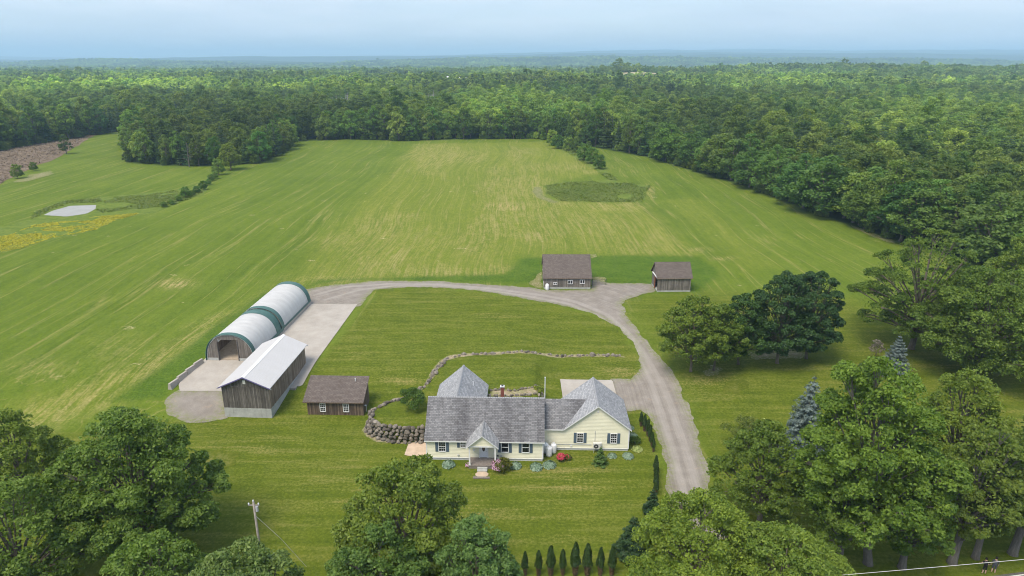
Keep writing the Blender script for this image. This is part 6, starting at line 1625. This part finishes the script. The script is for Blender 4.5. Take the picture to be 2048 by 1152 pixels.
def person(x, y, yaw, h, joints, top, bottom, label, lean=0.0, hair='hair_dark', held=None):
    """one continuous skinned body"""
    V, E_, Rr = joints
    me = bpy.data.meshes.new('body'); me.from_pydata(V, E_, [])
    o = bpy.data.objects.new('body_tmp', me); COL.objects.link(o)
    m1 = o.modifiers.new('skin', 'SKIN'); m2 = o.modifiers.new('sub', 'SUBSURF'); m2.levels = 1; m2.render_levels = 1
    for v, r in zip(me.skin_vertices[0].data, Rr): v.radius = r
    me.skin_vertices[0].data[0].use_root = True
    dg = bpy.context.evaluated_depsgraph_get(); bm_ = bpy.data.meshes.new_from_object(o.evaluated_get(dg))
    bpy.data.objects.remove(o)
    bm_.materials.clear()
    for m in ('skin', top, bottom, 'shoe_white'): bm_.materials.append(M[m])
    for p in bm_.polygons:
        c = p.center
        p.use_smooth = True
        p.material_index = 3 if c.z < 0.09 else 0 if c.z < 0.50 else 2 if c.z < 0.93 else 1 if c.z < 1.46 and (abs(c.x) < 0.33) else 0
        if abs(c.x) > 0.24 and c.z < 1.14: p.material_index = 0
    e = empty('person', (x, y, 0.02), yaw); s = h / 1.78; e.scale = (s, s, s); tag(e, label, 'person')
    b = bpy.data.objects.new('body', bm_); link(b, e)
    mb = MB(); mb.lathe((0, 0.01, 1.60), [(0.02, 0.22), (0.07, 0.205), (0.105, 0.16), (0.118, 0.1), (0.112, 0.05), (0.09, 0.01)][::-1], 14)
    hb = mb.build('hair', hair, e, True); hb.location = (V[5][0], V[5][1] - 0.0, 0)
    mb = MB()
    fx, fy = V[5][0], V[5][1]
    for sx_ in (-0.035, 0.035): mb.box(fx + sx_ - 0.012, fy - 0.118, 1.665, fx + sx_ + 0.012, fy - 0.098, 1.68)
    mb.box(fx - 0.03, fy - 0.112, 1.585, fx + 0.03, fy - 0.096, 1.597); mb.build('face_features', 'hair_dark', e)
    return e
def body(arm_l, arm_r, bend=0.0):
    V = [(0, 0, 0.95), (0, 0, 1.15), (0, -bend * 0.5, 1.38), (0, -bend, 1.46), (0, -bend, 1.54), (0, -bend * 1.05, 1.66), (0, -bend * 1.05, 1.76),
         (-0.10, 0, 0.88), (-0.11, 0.01, 0.5), (-0.12, 0.03, 0.10), (-0.13, -0.10, 0.045), (0.10, 0, 0.88), (0.11, -0.02, 0.5), (0.13, 0.02, 0.10), (0.14, -0.11, 0.045)]
    E_ = [(0, 1), (1, 2), (2, 3), (3, 4), (4, 5), (5, 6), (0, 7), (7, 8), (8, 9), (9, 10), (0, 11), (11, 12), (12, 13), (13, 14)]
    Rr = [(0.16, 0.11), (0.15, 0.10), (0.17, 0.11), (0.08, 0.08), (0.06, 0.06), (0.085, 0.10), (0.05, 0.06), (0.095, 0.09), (0.065, 0.065), (0.045, 0.05), (0.04, 0.035), (0.095, 0.09), (0.065, 0.065), (0.045, 0.05), (0.04, 0.035)]
    for s, arm in ((-1, arm_l), (1, arm_r)):
        b = len(V); V.append((s * 0.19, -bend * 0.8, 1.40)); E_.append((2, b)); Rr.append((0.07, 0.065))
        for i, (p, r) in enumerate(zip(arm, (0.048, 0.035, 0.04, 0.02))):
            V.append(p); E_.append((b + i, b + i + 1)); Rr.append((r, r))
        w = b + 3                                   # fingers and thumb spread from the palm
        px_, py_, pz_ = V[w]
        for k, (dx, dy, dz_) in enumerate(((-0.025, -0.02, -0.07), (0.0, -0.025, -0.08), (0.02, -0.02, -0.075), (0.035, -0.01, -0.06), (0.03 * -s, -0.05, -0.03))):
            V.append((px_ + dx, py_ + dy, pz_ + dz_)); E_.append((w, len(V) - 1)); Rr.append((0.011, 0.011))
    return V, E_, Rr
person(46.35, 54.72, R(170), 1.8, body([(-0.36, 0.0, 1.16), (-0.22, -0.14, 1.04), (-0.16, -0.17, 1.02)], [(0.38, -0.02, 1.2), (0.48, -0.16, 1.08), (0.5, -0.2, 1.05)], 0.14), 'cloth_black', 'cloth_black', 'person in black shirt and shorts bending slightly beside the road')
person(47.35, 54.85, R(150), 1.88, body([(-0.25, 0.02, 1.14), (-0.24, -0.06, 0.90), (-0.24, -0.08, 0.83)], [(0.25, 0.02, 1.14), (0.24, -0.06, 0.90), (0.24, -0.08, 0.83)], 0.03), 'cloth_slate', 'cloth_slate', 'person in slate blue clothes and white shoes standing on the road edge')

# ================================================================== HAZE
HAZE_TOP = max(150.0, float(max(v.co.z for v in bpy.data.objects['ground'].data.vertices)) + 30.0)
print('haze top', HAZE_TOP)
hb = MB(); hb.box(-23500, -200, -60, 23500, 22600, HAZE_TOP)
t = NT('haze_air')
pv = t.n('VolumePrincipled', {'Color': (0.50, 0.75, 1.0, 1), 'Density': 0.00015, 'Anisotropy': 0.0})
t.t.links.new(pv.outputs[0], t.out.inputs['Volume']); M['haze_air'] = t.m
tag(hb.build('haze', 'haze_air'), 'thin blue haze over the far woods', 'haze', None, 'stuff')
